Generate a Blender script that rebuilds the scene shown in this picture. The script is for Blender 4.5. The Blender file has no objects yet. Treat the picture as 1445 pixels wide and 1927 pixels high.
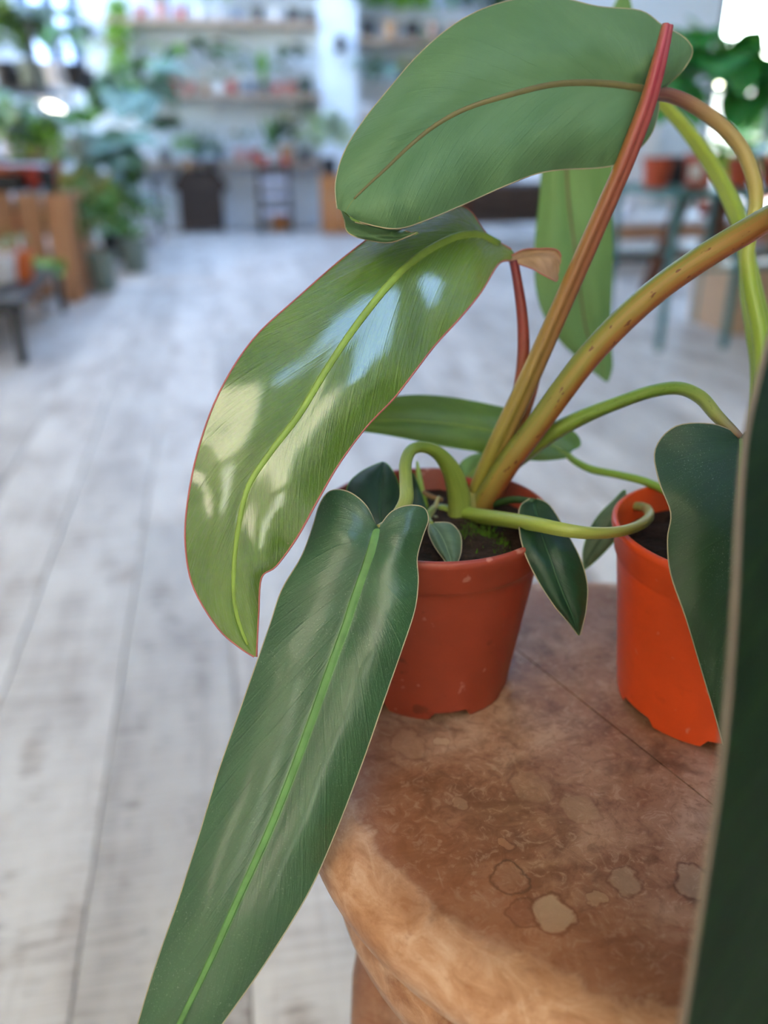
import bpy, bmesh, math, random
from mathutils import Vector, Matrix, noise as mnoise

# ------------------------------------------------------------ camera
SC = bpy.context.scene
COL = SC.collection
FPX, W, HH = 1600.0, 1445, 1927
PITCH, YAW, CAMH = math.radians(24.3), math.radians(10.9), 0.725
FW = Vector((math.sin(YAW)*math.cos(PITCH), math.cos(YAW)*math.cos(PITCH), -math.sin(PITCH)))
RT = Vector((math.cos(YAW), -math.sin(YAW), 0)); UP = RT.cross(FW)
EYE = Vector((0, 0, CAMH))
cd = bpy.data.cameras.new('camera'); cam = bpy.data.objects.new('camera', cd); COL.objects.link(cam)
cd.sensor_fit = 'VERTICAL'; cd.sensor_height = 36; cd.sensor_width = 27; cd.lens = 36*FPX/HH
cam.matrix_world = Matrix.Translation(EYE) @ Matrix((RT, UP, -FW)).transposed().to_4x4()
cd.clip_start = 0.02; cd.clip_end = 200
cd.dof.use_dof = True; cd.dof.focus_distance = 0.335; cd.dof.aperture_fstop = cd.lens/6.4
SC.camera = cam
# ------------------------------------------------------------ sky, sun, exposure
wd = bpy.data.worlds.new('sky'); SC.world = wd; wd.use_nodes = True
wn = wd.node_tree.nodes; wl = wd.node_tree.links
sky = wn.new('ShaderNodeTexSky'); sky.sky_type = 'NISHITA'; sky.sun_disc = False
sky.sun_elevation = math.radians(29); sky.sun_rotation = math.radians(72); sky.air_density = 1.0; sky.dust_density = .4
wl.new(sky.outputs[0], wn['Background'].inputs[0]); wn['Background'].inputs[1].default_value = 2.9
sl = bpy.data.lights.new('sun', 'SUN'); sl.energy = 30; sl.angle = math.radians(1.2); sl.color = (1, .93, .82)
sun = bpy.data.objects.new('sun', sl); COL.objects.link(sun)
sun.rotation_euler = (Vector((-0.85, -0.25, -0.50))).to_track_quat('-Z', 'Y').to_euler()
SC.view_settings.view_transform = 'Standard'; SC.view_settings.look = 'None'
SC.view_settings.gamma = 1; SC.view_settings.use_curve_mapping = False
SC.view_settings.exposure = 0.06

def ray(x, y): return FW + (x-722.5)/FPX*RT - (y-963.5)/FPX*UP
def P(x, y, d): return EYE + d*ray(x, y)
def onz(x, y, z):
    r = ray(x, y); return EYE + ((z-CAMH)/r.z)*r
def onY(x, y, Y):
    r = ray(x, y); return EYE + (Y/r.y)*r

# ------------------------------------------------------------ materials
def col(h):
    h = h.lstrip('#'); c = [int(h[i:i+2], 16)/255 for i in (0, 2, 4)]
    return tuple(((v+.055)/1.055)**2.4 if v > .04045 else v/12.92 for v in c)+(1,)
class NT:
    def __init__(s, name):
        s.m = bpy.data.materials.new(name); s.m.use_nodes = True; s.t = s.m.node_tree
        s.b = s.t.nodes['Principled BSDF']; s.out = s.t.nodes['Material Output']
    def n(s, typ, **kw):
        nd = s.t.nodes.new('ShaderNode'+typ)
        for k, v in kw.items(): setattr(nd, k, v)
        return nd
    def l(s, a, b): s.t.links.new(a, b)
    def put(s, sock, v):
        if hasattr(v, 'is_linked') or hasattr(v, 'links'): s.l(v, sock)
        else: sock.default_value = v
    def math(s, op, a, b=0.0, c=0.0):
        nd = s.n('Math', operation=op); s.put(nd.inputs[0], a); s.put(nd.inputs[1], b); s.put(nd.inputs[2], c); return nd.outputs[0]
    def mix(s, fac, a, b, mode='MIX'):
        nd = s.n('Mix', data_type='RGBA', blend_type=mode); s.put(nd.inputs[0], fac); s.put(nd.inputs[6], a); s.put(nd.inputs[7], b); return nd.outputs[2]
    def noise(s, vec, scale, detail=3, rough=.55, dist=0):
        nd = s.n('TexNoise'); s.put(nd.inputs['Vector'], vec); nd.inputs['Scale'].default_value = scale
        nd.inputs['Detail'].default_value = detail; nd.inputs['Roughness'].default_value = rough; nd.inputs['Distortion'].default_value = dist
        return nd.outputs[0]
    def ramp(s, fac, *stops):
        nd = s.n('ValToRGB'); s.put(nd.inputs[0], fac); e = nd.color_ramp.elements
        for i, (p, c) in enumerate(stops):
            el = e[i] if i < 2 else e.new(p)
            el.position = p; el.color = c if len(c) == 4 else (c[0], c[0], c[0], 1)
        return nd.outputs[0]
    def mapping(s, vec, scale=(1, 1, 1), rot=(0, 0, 0), loc=(0, 0, 0)):
        nd = s.n('Mapping'); s.l(vec, nd.inputs[0]); nd.inputs['Scale'].default_value = scale; nd.inputs['Rotation'].default_value = rot; nd.inputs['Location'].default_value = loc
        return nd.outputs[0]
    def coord(s, w='Object'): return s.n('TexCoord').outputs[w]
    def bump(s, h, strength, dist=.001):
        nd = s.n('Bump'); s.put(nd.inputs['Height'], h); nd.inputs['Strength'].default_value = strength; nd.inputs['Distance'].default_value = dist
        s.l(nd.outputs[0], s.b.inputs['Normal']); return nd.outputs[0]
    def fin(s, base=None, rough=None, spec=None, metal=None):
        if base is not None: s.put(s.b.inputs['Base Color'], base)
        if rough is not None: s.put(s.b.inputs['Roughness'], rough)
        if spec is not None: s.b.inputs['Specular IOR Level'].default_value = spec
        if metal is not None: s.b.inputs['Metallic'].default_value = metal
        return s.m
MATS = {}
def plain(name, h, rough=.55, spec=.4, var=.12, scale=14, metal=None):
    """a plain paint/plastic with a little procedural mottling"""
    if name in MATS: return MATS[name]
    t = NT(name); c = col(h)
    nz = t.noise(t.coord(), scale, 4)
    d = tuple(v*(1-var) for v in c[:3])+(1,); u = tuple(min(1, v*(1+var)) for v in c[:3])+(1,)
    MATS[name] = t.fin(t.ramp(nz, (.3, d), (.7, u)), rough, spec, metal)
    return MATS[name]
def wood(name, dark, light, axis=2, rough=.6, scale=6):
    if name in MATS: return MATS[name]
    t = NT(name); sc = [scale*8]*3; sc[axis] = scale*.6
    v = t.mapping(t.coord(), sc)
    oi = t.n('ObjectInfo').outputs['Random']
    add = t.n('VectorMath', operation='ADD'); t.l(v, add.inputs[0]); t.l(oi, add.inputs[1])
    nz = t.noise(add.outputs[0], 1.0, 5, .6, .6)
    c = t.ramp(nz, (.3, col(dark)), (.7, col(light)))
    hs = t.n('HueSaturation'); t.l(c, hs.inputs['Color']); t.l(t.math('MULTIPLY_ADD', oi, .35, .82), hs.inputs['Value'])
    t.bump(nz, .3, .001)
    MATS[name] = t.fin(hs.outputs[0], rough, .3); return MATS[name]

def leaf_mat(name, base, base2, mid, veins=26, vein=.18, slope=.22, rough=.3, spec=.5, bump=.25, trans=.12, midw=.05, dust=0.0, tint=None, vcol=None, coat=0.0):
    if name in MATS: return MATS[name]
    t = NT(name)
    uv = t.n('UVMap'); sp = t.n('SeparateXYZ'); t.l(uv.outputs[0], sp.inputs[0])
    u, v = sp.outputs[0], sp.outputs[1]
    a = t.math('MULTIPLY', t.math('ABSOLUTE', t.math('SUBTRACT', u, .5)), 2.0)
    w = t.math('SUBTRACT', v, t.math('MULTIPLY', t.math('POWER', a, .8), slope))
    fr = t.math('FRACT', t.math('MULTIPLY', w, float(veins)))
    line = t.math('POWER', t.math('MULTIPLY', t.math('ABSOLUTE', t.math('SUBTRACT', fr, .5)), 2.0), 14.0)
    cmb = t.n('CombineXYZ'); t.l(t.math('MULTIPLY', w, 1.0), cmb.inputs[0]); t.l(u, cmb.inputs[1])
    # fine fibres run along the lateral veins
    fib = t.noise(t.mapping(cmb.outputs[0], (230, 9, 1)), 1.0, 4, .65)
    patch = t.noise(t.mapping(cmb.outputs[0], (7, 2.2, 1)), 1.0, 3, .55)
    c = t.ramp(patch, (.3, col(base)), (.72, col(base2)))
    c = t.mix(t.math('MULTIPLY', t.math('SUBTRACT', fib, .35), .1), c, col(base2))
    vc = col(vcol or mid)
    c = t.mix(t.math('MULTIPLY', line, vein), c, vc)
    m = t.n('MapRange', interpolation_type='SMOOTHSTEP'); t.l(a, m.inputs[0])
    m.inputs[1].default_value = midw*1.5; m.inputs[2].default_value = midw*.5
    c = t.mix(t.math('MULTIPLY', m.outputs[0], .8), c, col(mid))
    if tint:   # young yellow-green near the tip and base
        c = t.mix(t.ramp(v, (0.0, (.75,)), (.28, (.15,)), (.6, (0.0,)), (.8, (.1,)), (1.0, (.5,))), c, col(tint))
    if dust:
        gv = t.n('TexGeneral') if False else None
        sp1 = t.noise(t.coord('Object'), 1700, 2, .6)
        sp2 = t.noise(t.coord('Object'), 40, 2, .5)
        f = t.math('MULTIPLY', t.ramp(sp1, (.62, (0,)), (.72, (1,))), t.ramp(sp2, (.4, (.15,)), (.7, (1,))))
        c = t.mix(t.math('MULTIPLY', f, dust), c, col('#c8d4b8'))
    fb2 = t.noise(t.mapping(cmb.outputs[0], (75, 12, 1)), 1.0, 4, .7)
    h = t.math('ADD', t.math('ADD', t.math('MULTIPLY', fib, .5), t.math('MULTIPLY', fb2, .55)), t.math('ADD', t.math('MULTIPLY', patch, 1.6), t.math('MULTIPLY', line, -.25)))
    h = t.math('ADD', h, t.math('MULTIPLY', t.noise(t.coord('Object'), 1600, 1, .5), .12))
    t.bump(h, bump, .0009)
    r = t.math('MULTIPLY_ADD', fib, .16, rough-.08)
    t.fin(c, r, spec)
    if coat:
        nb = t.n('Bump'); t.l(h, nb.inputs['Height']); nb.inputs['Strength'].default_value = bump*.13; nb.inputs['Distance'].default_value = .0009; t.l(nb.outputs[0], t.b.inputs['Coat Normal'])
    if coat: t.b.inputs['Coat Weight'].default_value = coat; t.b.inputs['Coat Roughness'].default_value = .09; t.b.inputs['Coat IOR'].default_value = 1.8
    if trans:
        tr = t.n('BsdfTranslucent'); t.l(t.mix(.5, c, col('#9ac01c')), tr.inputs[0])
        ms = t.n('MixShader'); ms.inputs[0].default_value = trans
        t.l(t.b.outputs[0], ms.inputs[1]); t.l(tr.outputs[0], ms.inputs[2]); t.l(ms.outputs[0], t.out.inputs[0])
    MATS[name] = t.m; return t.m

def stem_mat(name, stops, spots=0.0, spotcol='#6a2018', rough=.35, streak='#8a5a20', sk=.25, side=None):
    if name in MATS: return MATS[name]
    t = NT(name); uv = t.n('UVMap'); sp = t.n('SeparateXYZ'); t.l(uv.outputs[0], sp.inputs[0])
    c = t.ramp(sp.outputs[1], *[(p, col(h)) for p, h in stops])
    st = t.noise(t.mapping(uv.outputs[0], (26, 7, 1)), 1.0, 4, .6)
    c = t.mix(t.math('MULTIPLY', t.ramp(st, (.45, (0,)), (.75, (1,))), sk), c, col(streak))
    if side:   # one flank greener, the other redder
        a = t.math('SINE', t.math('MULTIPLY', sp.outputs[0], 6.2832))
        a = t.math('ADD', a, t.math('MULTIPLY_ADD', st, .8, -.4))
        c = t.mix(t.math('MULTIPLY', t.ramp(a, (.25, (0,)), (.9, (1,))), side[2]), c, col(side[0]))
        c = t.mix(t.math('MULTIPLY', t.ramp(t.math('MULTIPLY', a, -1.0), (.25, (0,)), (.9, (1,))), side[2]), c, col(side[1]))
    if spots:
        s1 = t.noise(t.mapping(uv.outputs[0], (11, 34, 1)), 1.0, 2, .5)
        f = t.ramp(s1, (.64, (0,)), (.70, (1,)))
        c = t.mix(t.math('MULTIPLY', f, spots), c, col(spotcol))
    t.bump(st, .25, .0006)
    MATS[name] = t.fin(c, rough, .45); return t.m

# ------------------------------------------------------------ mesh builder
class MB:
    def __init__(s): s.v = []; s.f = []; s.mi = []; s.uv = {}
    def face(s, idx, mi=0, uv=None):
        s.f.append(tuple(idx)); s.mi.append(mi)
        if uv: s.uv[len(s.f)-1] = uv
    def box(s, c, size, mi=0, rz=0.0, M=None):
        x, y, z = [v/2 for v in size]; b = len(s.v); ca, sa = math.cos(rz), math.sin(rz)
        for dx, dy, dz in ((-x,-y,-z),(x,-y,-z),(x,y,-z),(-x,y,-z),(-x,-y,z),(x,-y,z),(x,y,z),(-x,y,z)):
            p = Vector((dx, dy, dz))
            p = (M @ p) if M is not None else Vector((dx*ca-dy*sa, dx*sa+dy*ca, dz))
            s.v.append(p+Vector(c))
        for q in ((0,3,2,1),(4,5,6,7),(0,1,5,4),(1,2,6,5),(2,3,7,6),(3,0,4,7)): s.face([b+i for i in q], mi)
        return s
    def bar(s, a, b, w, h=None, mi=0):
        a, b = Vector(a), Vector(b); d = b-a; L = d.length; q = d.to_track_quat('Z', 'Y').to_matrix()
        return s.box((a+b)/2, (w, h or w, L), mi, M=q)
    def lathe(s, prof, n=32, c=(0, 0, 0), mi=0, cap0=True, cap1=False):
        b = len(s.v); m = len(prof)
        for i in range(n):
            a = 2*math.pi*i/n
            for r, z in prof: s.v.append(Vector((c[0]+r*math.cos(a), c[1]+r*math.sin(a), c[2]+z)))
        for i in range(n):
            j = (i+1) % n
            for k in range(m-1): s.face((b+i*m+k, b+j*m+k, b+j*m+k+1, b+i*m+k+1), mi)
        if cap0: s.face([b+i*m for i in reversed(range(n))], mi)
        if cap1: s.face([b+i*m+m-1 for i in range(n)], mi)
        return s
    def tube(s, pts, radii, n=12, mi=0, groove=0.0, ga=0.0, flat=1.0, caps=True):
        pts = [Vector(p) for p in pts]; m = len(pts); b = len(s.v); nrm = None
        acc = [0]
        for i in range(1, m): acc.append(acc[-1]+(pts[i]-pts[i-1]).length)
        for i in range(m):
            t = (pts[min(i+1, m-1)]-pts[max(i-1, 0)]).normalized()
            if nrm is None:
                nrm = (EYE-pts[i]); nrm = (nrm-t*nrm.dot(t)).normalized()
            else:
                e = (EYE-pts[i]).normalized(); e = e-t*e.dot(t)
                nrm = e.normalized() if e.length > .3 and groove >= 0 else (nrm-t*nrm.dot(t)).normalized()
            bn = t.cross(nrm)
            for k in range(n):
                a = 2*math.pi*k/n; r = radii[i]
                if groove:
                    da = (a-ga+math.pi) % (2*math.pi)-math.pi; r *= 1-groove*math.exp(-(da/.42)**2)
                s.v.append(pts[i]+nrm*(math.cos(a)*r*flat)+bn*(math.sin(a)*r))
        for i in range(m-1):
            for k in range(n):
                k2 = (k+1) % n; v0, v1 = acc[i]/acc[-1], acc[i+1]/acc[-1]
                s.face((b+i*n+k, b+i*n+k2, b+(i+1)*n+k2, b+(i+1)*n+k), mi, ((k/n, v0), ((k+1)/n, v0), ((k+1)/n, v1), (k/n, v1)))
        if caps:
            s.face([b+k for k in reversed(range(n))], mi, [(0, 0)]*n)
            s.face([b+(m-1)*n+k for k in range(n)], mi, [(0, 1)]*n)
        return s
    def mesh(s, name, mats, smooth=True, angle=None):
        me = bpy.data.meshes.new(name); me.from_pydata([tuple(v) for v in s.v], [], s.f)
        for m in (mats if isinstance(mats, (list, tuple)) else [mats]): me.materials.append(m)
        me.polygons.foreach_set('material_index', s.mi)
        me.polygons.foreach_set('use_smooth', [smooth]*len(s.f))
        if s.uv:
            ul = me.uv_layers.new(name='UVMap')
            for pi, uvs in s.uv.items():
                for k, li in enumerate(me.polygons[pi].loop_indices): ul.data[li].uv = uvs[k]
        if smooth and angle:
            me.set_sharp_from_angle(angle=math.radians(angle))
        me.update(); return me
    def build(s, name, mats, parent=None, smooth=True, angle=40, loc=None):
        return link(name, s.mesh(name, mats, smooth, angle), parent, loc)
def link(name, me, parent=None, loc=None):
    o = bpy.data.objects.new(name, me); COL.objects.link(o)
    if parent:
        o.parent = parent
        q = parent; off = Vector((0, 0, 0))
        while q: off += q.location; q = q.parent
        if loc is None: o.location = -off     # mesh is in world coordinates
        else: o.location = loc
    elif loc is not None: o.location = loc
    return o
def tag(o, label=None, cat=None, group=None, kind=None):
    for k, v in (('label', label), ('category', cat), ('group', group), ('kind', kind)):
        if v: o[k] = v
    return o
def empty(name, loc, label=None, cat=None, group=None):
    o = bpy.data.objects.new(name, None); COL.objects.link(o); o.location = loc; o.empty_display_size = .02
    return tag(o, label, cat, group)
def struct(name, mb, mat, **k): return tag(mb.build(name, mat, smooth=False, **k), kind='structure')
def catmull(seq, t):
    n = len(seq); i = min(int(t), n-2); f = t-i
    g = lambda k: seq[max(0, min(n-1, k))]
    a, b, c, d = g(i-1), g(i), g(i+1), g(i+2)
    return tuple(.5*(2*b[j]+(c[j]-a[j])*f+(2*a[j]-5*b[j]+4*c[j]-d[j])*f*f+(3*b[j]-a[j]-3*c[j]+d[j])*f**3) for j in range(len(b)))
def stem(name, pts, mat, parent, sub=5, n=14, **k):
    """pts: (px, py, depth, radius px)"""
    q = [catmull(pts, i/sub) for i in range((len(pts)-1)*sub+1)]
    return MB().tube([P(x, y, d) for x, y, d, r in q], [max(.15, r)*d/FPX for x, y, d, r in q], n, **k).build(name, mat, parent, angle=None)
def blade(st, mats, parent, extra=(), bow=.004, sub=5, nh=7, thick=.00055, wav=.0, name='leaf', seed=0, mr=.00028):
    """Loft a leaf blade. st: stations ((Lx,Ly),(Mx,My),(Rx,Ry),depth,dL,dR) base to tip.
       mats: front (facing the room side), back, margin."""
    mb = MB()
    def sheet(st, bow):
        rows = []
        flat = [(*a, *b, *c, d, l, r) for a, b, c, d, l, r in st]
        N = (len(flat)-1)*sub+1
        for i in range(N):
            q = catmull(flat, i/sub); L, M, R, d, dl, dr = q[0:2], q[2:4], q[4:6], q[6], q[7], q[8]
            row = []
            env = min(1, 4*i/N, 4*(N-1-i)/N)
            for k in range(-nh, nh+1):
                s = abs(k)/nh; E = L if k < 0 else R; de = dl if k < 0 else dr
                x = M[0]+(E[0]-M[0])*s; y = M[1]+(E[1]-M[1])*s
                dd = d+de*s - bow*math.sin(math.pi*s)*env
                if wav: dd += wav*env*s*mnoise.noise(Vector((i*.16+seed*7.3, (k > 0)*5.1, s*1.2)))
                row.append(P(x, y, dd))
            rows.append(row)
        nr, nc = len(rows), 2*nh+1
        nm = [[None]*nc for _ in range(nr)]
        for i in range(nr):
            for k in range(nc):
                a = rows[min(i+1, nr-1)][k]-rows[max(i-1, 0)][k]; b = rows[i][min(k+1, nc-1)]-rows[i][max(k-1, 0)]
                n_ = a.cross(b)
                if n_.length < 1e-10: n_ = EYE-rows[i][k]
                n_.normalize()
                if n_.dot(EYE-rows[i][k]) < 0 and i: n_ = n_ if nm[i-1][k] is None or n_.dot(nm[i-1][k]) > 0 else -n_
                nm[i][k] = n_
        # orient consistently towards the eye at the sheet's middle
        c = nm[nr//2][nh]
        flip = -1 if c.dot(EYE-rows[nr//2][nh]) < 0 else 1
        b0 = len(mb.v)
        for sgn in (0, 1):
            for i in range(nr):
                for k in range(nc):
                    e = max(0.15, min(1, 3*(1-abs(k-nh)/nh)))
                    mb.v.append(rows[i][k]-(nm[i][k]*flip*thick*e if sgn else Vector((0, 0, 0))))
        off = nr*nc
        for i in range(nr-1):
            for k in range(nc-1):
                q = (i*nc+k, i*nc+k+1, (i+1)*nc+k+1, (i+1)*nc+k)
                uv = [(kk/(nc-1), ii/(nr-1)) for ii, kk in ((i, k), (i, k+1), (i+1, k+1), (i+1, k))]
                F = list(q); B = [off+j for j in q]
                if flip > 0: mb.face([b0+j for j in F], 0, uv); mb.face([b0+j for j in reversed(B)], 1, uv[::-1])
                else: mb.face([b0+j for j in reversed(F)], 0, uv[::-1]); mb.face([b0+j for j in B], 1, uv)
        # margin: a thin bead round the rim
        for k in (0, nc-1):
            pts = [(rows[i][k]+(mb.v[b0+off+i*nc+k]))/2 for i in range(nr)]
            keep = [pts[0]]
            for p in pts[1:]:
                if (p-keep[-1]).length > .0004: keep.append(p)
            if len(keep) > 2:
                mb.tube(keep, [mr]*len(keep), 5, 2, caps=False)
        return rows
    rows = sheet(st, bow)
    for ex in extra: sheet(ex[0], ex[1])
    o = mb.build(name, mats, parent, angle=None)
    o['_'] = 0; del o['_']
    return o, [r[nh] for r in rows]
def midrib(path, r0, r1, mat, parent, lift=.0003, i0=0, i1=None, flat=.45, name='midrib'):
    pts = path[i0:i1]; n = len(pts)
    q = [p+(EYE-p).normalized()*lift for p in pts]
    return MB().tube(q, [r0+(r1-r0)*(i/(n-1)) for i in range(n)], 8, flat=flat).build(name, mat, parent, angle=None)

# ============================================================ setting
WX0, WX1, WY0, WY1, CZ = -1.55, 5.6, -3.2, 7.15, 2.55
# floor of whitewashed planks
def plank_mat():
    t = NT('whitewashed_plank'); g = t.n('NewGeometry').outputs['Position']; oi = t.n('ObjectInfo').outputs['Random']
    sh = t.n('VectorMath', operation='SCALE'); cx = t.n('CombineXYZ'); t.l(oi, cx.inputs[0]); t.l(oi, cx.inputs[1]); t.l(cx.outputs[0], sh.inputs[0]); sh.inputs['Scale'].default_value = 37
    ad = t.n('VectorMath', operation='ADD'); t.l(g, ad.inputs[0]); t.l(sh.outputs[0], ad.inputs[1]); v = ad.outputs[0]
    saw = t.noise(t.mapping(v, (5, 150, 1)), 1.0, 4, .65)      # saw marks across the plank
    grain = t.noise(t.mapping(v, (60, 3.0, 1)), 1.0, 5, .6, .4) # grain along it
    blot = t.noise(t.mapping(v, (9, 3.2, 1)), 1.0, 4, .6, .3)
    c = t.ramp(blot, (.3, col('#958980')), (.48, col('#c1b9b2')), (.7, col('#d8d2cb')))
    c = t.mix(t.math('MULTIPLY', t.ramp(saw, (.42, (0,)), (.6, (1,))), .5), c, col('#dcd7d2'))
    c = t.mix(t.math('MULTIPLY', t.ramp(grain, (.58, (0,)), (.72, (1,))), .4), c, col('#8b7f76'))
    kn = t.noise(t.mapping(v, (16, 6, 1)), 1.0, 3, .5)
    c = t.mix(t.math('MULTIPLY', t.ramp(kn, (.6, (0,)), (.74, (1,))), .6), c, col('#8f7d6c'))
    ds = t.noise(t.mapping(v, (26, 95, 1)), 1.0, 3, .6)
    c = t.mix(t.math('MULTIPLY', t.math('MULTIPLY', t.ramp(ds, (.52, (0,)), (.64, (1,))), t.ramp(kn, (.5, (0,)), (.62, (1,)))), .6), c, col('#756456'))
    hs = t.n('HueSaturation'); t.l(c, hs.inputs['Color']); t.l(t.math('MULTIPLY_ADD', oi, .36, .80), hs.inputs['Value'])
    t.bump(saw, .15, .0006)
    return t.fin(hs.outputs[0], t.math('MULTIPLY_ADD', saw, .25, .36), .4)
PM = plank_mat()
floor = struct('floor', MB().box(((WX0+WX1)/2, (WY0+WY1)/2, -.03), (WX1-WX0+.3, WY1-WY0+.3, .05)), plain('subfloor', '#8f8780', .8))
rnd = random.Random(4)
PW, PL = .16, 1.32
def plank_mesh(w, l):
    mb = MB(); g = .0008; b = .0015
    x, y = w/2-g, l/2-g
    for z, i in ((-.006, 0), (-.0012, 0), (0, b)):
        for sx, sy in ((-1,-1),(1,-1),(1,1),(-1,1)): mb.v.append(Vector((sx*(x-i), sy*(y-i), z)))
    for r in (0, 4):
        for k in range(4): mb.face((r+k, r+(k+1) % 4, r+4+(k+1) % 4, r+4+k))
    mb.face((8, 9, 10, 11))
    return mb.mesh('plank', PM, False)
pm = plank_mesh(PW, PL)
k0 = math.ceil((WX0-.02+.18-PW/2)/PW); npl = 0
offs = {}
for k in range(k0, 40):
    x = -.18-PW/2+PW*(k+1)
    if x > WX1: break
    off = rnd.random()*PL
    if abs(x+.26) < .01: off = 1.6 % PL
    Y = off-PL*2
    while Y < WY1:
        yc = Y+PL/2
        # only planks the photograph can see (and a margin)
        d = FW.dot(Vector((x, yc, 0))-EYE)
        px = 722.5+FPX*RT.dot(Vector((x, yc, 0))-EYE)/max(d, .3)
        if yc > -.95 and (x < 2.7 or yc > 2.2) and yc+PL/2 < WY1+.9 and npl < 298:
            o = link('plank', pm, floor, loc=(x, yc, .0)); npl += 1
        Y += PL
# the sunk base of the rest of the floor is level with the planks
tag(MB().box(((WX0+WX1)/2, -2.35, -.004), (WX1-WX0, 1.7, .008)).build('trim_1', PM, smooth=False), kind='structure')

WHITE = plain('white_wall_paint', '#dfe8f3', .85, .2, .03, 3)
CREAM = plain('cream_wall_paint', '#e4ddd2', .85, .2, .03, 3)
def wall_with_holes(name, axis, pos, a0, a1, z0, z1, holes, mat, th=.12):
    """axis 'x': wall in the plane x=pos running along y (a), else plane y=pos running along x"""
    mb = MB(); cuts = sorted({a0, a1, *[h[0] for h in holes], *[h[1] for h in holes]})
    for i in range(len(cuts)-1):
        a, b = cuts[i], cuts[i+1]; m = (a+b)/2
        hs = sorted([(h[2], h[3]) for h in holes if h[0] <= m <= h[1]])
        z = z0; spans = []
        for h0, h1 in hs:
            if h0 > z: spans.append((z, h0))
            z = max(z, h1)
        if z < z1: spans.append((z, z1))
        for s0, s1 in spans:
            if axis == 'x': mb.box((pos, m, (s0+s1)/2), (th, b-a, s1-s0))
            else: mb.box((m, pos, (s0+s1)/2), (b-a, th, s1-s0))
    return struct(name, mb, mat)
BW = (-1.22, -.80, .98, 2.30)      # back window, left
BD = (4.12, 5.35, .0, 2.15)        # glazed doors, right
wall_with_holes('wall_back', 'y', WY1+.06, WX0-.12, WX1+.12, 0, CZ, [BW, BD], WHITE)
ADDED_LWIN = [(5.0, 6.9, .7, 2.3)]  # out-of-view window added to wash the back wall with sky light
wall_with_holes('wall_left', 'x', WX0-.06, WY0, WY1, 0, CZ, ADDED_LWIN, CREAM)
wall_with_holes('wall_right', 'x', WX1+.06, WY0, WY1, 0, CZ, [], CREAM)
FWIN = [(-1.0, .0, .9, 2.2)]
wall_with_holes('wall_front', 'y', WY0-.06, WX0-.12, WX1+.12, 0, CZ, FWIN, CREAM)
SKY = [(.42, 1.3, -.9, -.05), (-1.45, .2, -2.9, -.6), (-.6, 1.4, 3.0, 3.4), (-1.0, 1.5, 4.9, 6.9)]   # x0,x1,y0,y1 unseen rooflights, added and sized for wall light and leaf reflections
mb = MB(); xs = sorted({WX0-.12, WX1+.12, *[h[0] for h in SKY], *[h[1] for h in SKY]})
for i in range(len(xs)-1):
    a, b = xs[i], xs[i+1]; m = (a+b)/2; y = WY0-.12
    for h in sorted([h for h in SKY if h[0] <= m <= h[1]], key=lambda h: h[2])+[(0, 0, WY1+.12, 0)]:
        if h[2] > y: mb.box((m, (y+h[2])/2, CZ+.06), (b-a, h[2]-y, .12))
        y = h[3]
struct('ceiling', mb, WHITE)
# unseen cream blind added under the front rooflight for warm light and leaf highlights
t = NT('added_blind_cloth'); tr = t.n('BsdfTranslucent'); tr.inputs[0].default_value = col('#f6ead0'); t.fin(col('#f4ead6'), .8, .1)
ms = t.n('MixShader'); ms.inputs[0].default_value = .85; t.l(t.b.outputs[0], ms.inputs[1]); t.l(tr.outputs[0], ms.inputs[2]); t.l(ms.outputs[0], t.out.inputs[0])
h = SKY[1]; tag(MB().box(((h[0]+h[1])/2, (h[2]+h[3])/2, CZ+.02), (h[1]-h[0], h[3]-h[2], .003)).build('added_blind', t.m, smooth=False), kind='structure')
# glass
def glass_mat():
    t = NT('window_glass'); tr = t.n('BsdfTransparent'); gl = t.n('BsdfGlossy'); gl.inputs['Roughness'].default_value = .02
    fr = t.n('Fresnel'); fr.inputs[0].default_value = 1.45
    ms = t.n('MixShader'); t.l(fr.outputs[0], ms.inputs[0]); t.l(tr.outputs[0], ms.inputs[1]); t.l(gl.outputs[0], ms.inputs[2]); t.l(ms.outputs[0], t.out.inputs[0])
    return t.m
GLASS = glass_mat()
def window(name, axis, pos, h, n, mat, depth=.05, w=.04, rails=0):
    root = tag(empty(name, (0, 0, 0)), kind='structure'); a0, a1, z0, z1 = h
    fr = MB()
    def bx(a, b, za, zb):
        if axis == 'y': fr.box(((a+b)/2, pos, (za+zb)/2), (b-a, depth, zb-za))
        else: fr.box((pos, (a+b)/2, (za+zb)/2), (depth, b-a, zb-za))
    bx(a0, a1, z0, z0+w); bx(a0, a1, z1-w, z1)
    for i in range(n+1):
        a = a0+(a1-a0-w)*i/n; bx(a, a+w, z0+w, z1-w)
    fr.build('window_frame', mat, root, smooth=False)
    for i in range(n):
        p0 = a0+(a1-a0-w)*i/n+w; p1 = a0+(a1-a0-w)*(i+1)/n
        g = MB()
        if axis == 'y': g.box(((p0+p1)/2, pos, (z0+z1)/2), (p1-p0, .004, z1-z0-2*w))
        else: g.box((pos, (p0+p1)/2, (z0+z1)/2), (.004, p1-p0, z1-z0-2*w))
        g.build('pane', GLASS, root, smooth=False)
    return root
BLUEF = plain('blue_grey_frame', '#5f7396', .5, .4)
DARKF = plain('dark_grey_frame', '#3c4046', .5, .4)
window('window_1', 'y', WY1+.05, BW, 2, BLUEF, w=.085)
window('door_1', 'y', WY1+.05, BD, 2, DARKF, w=.06)
for i, h in enumerate(ADDED_LWIN): window('window_%d' % (i+2), 'x', WX0-.05, h, 2, DARKF)  # the added side window
for i, h in enumerate(FWIN): window('window_%d' % (i+3), 'y', WY0-.05, h, 2, DARKF)
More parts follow.
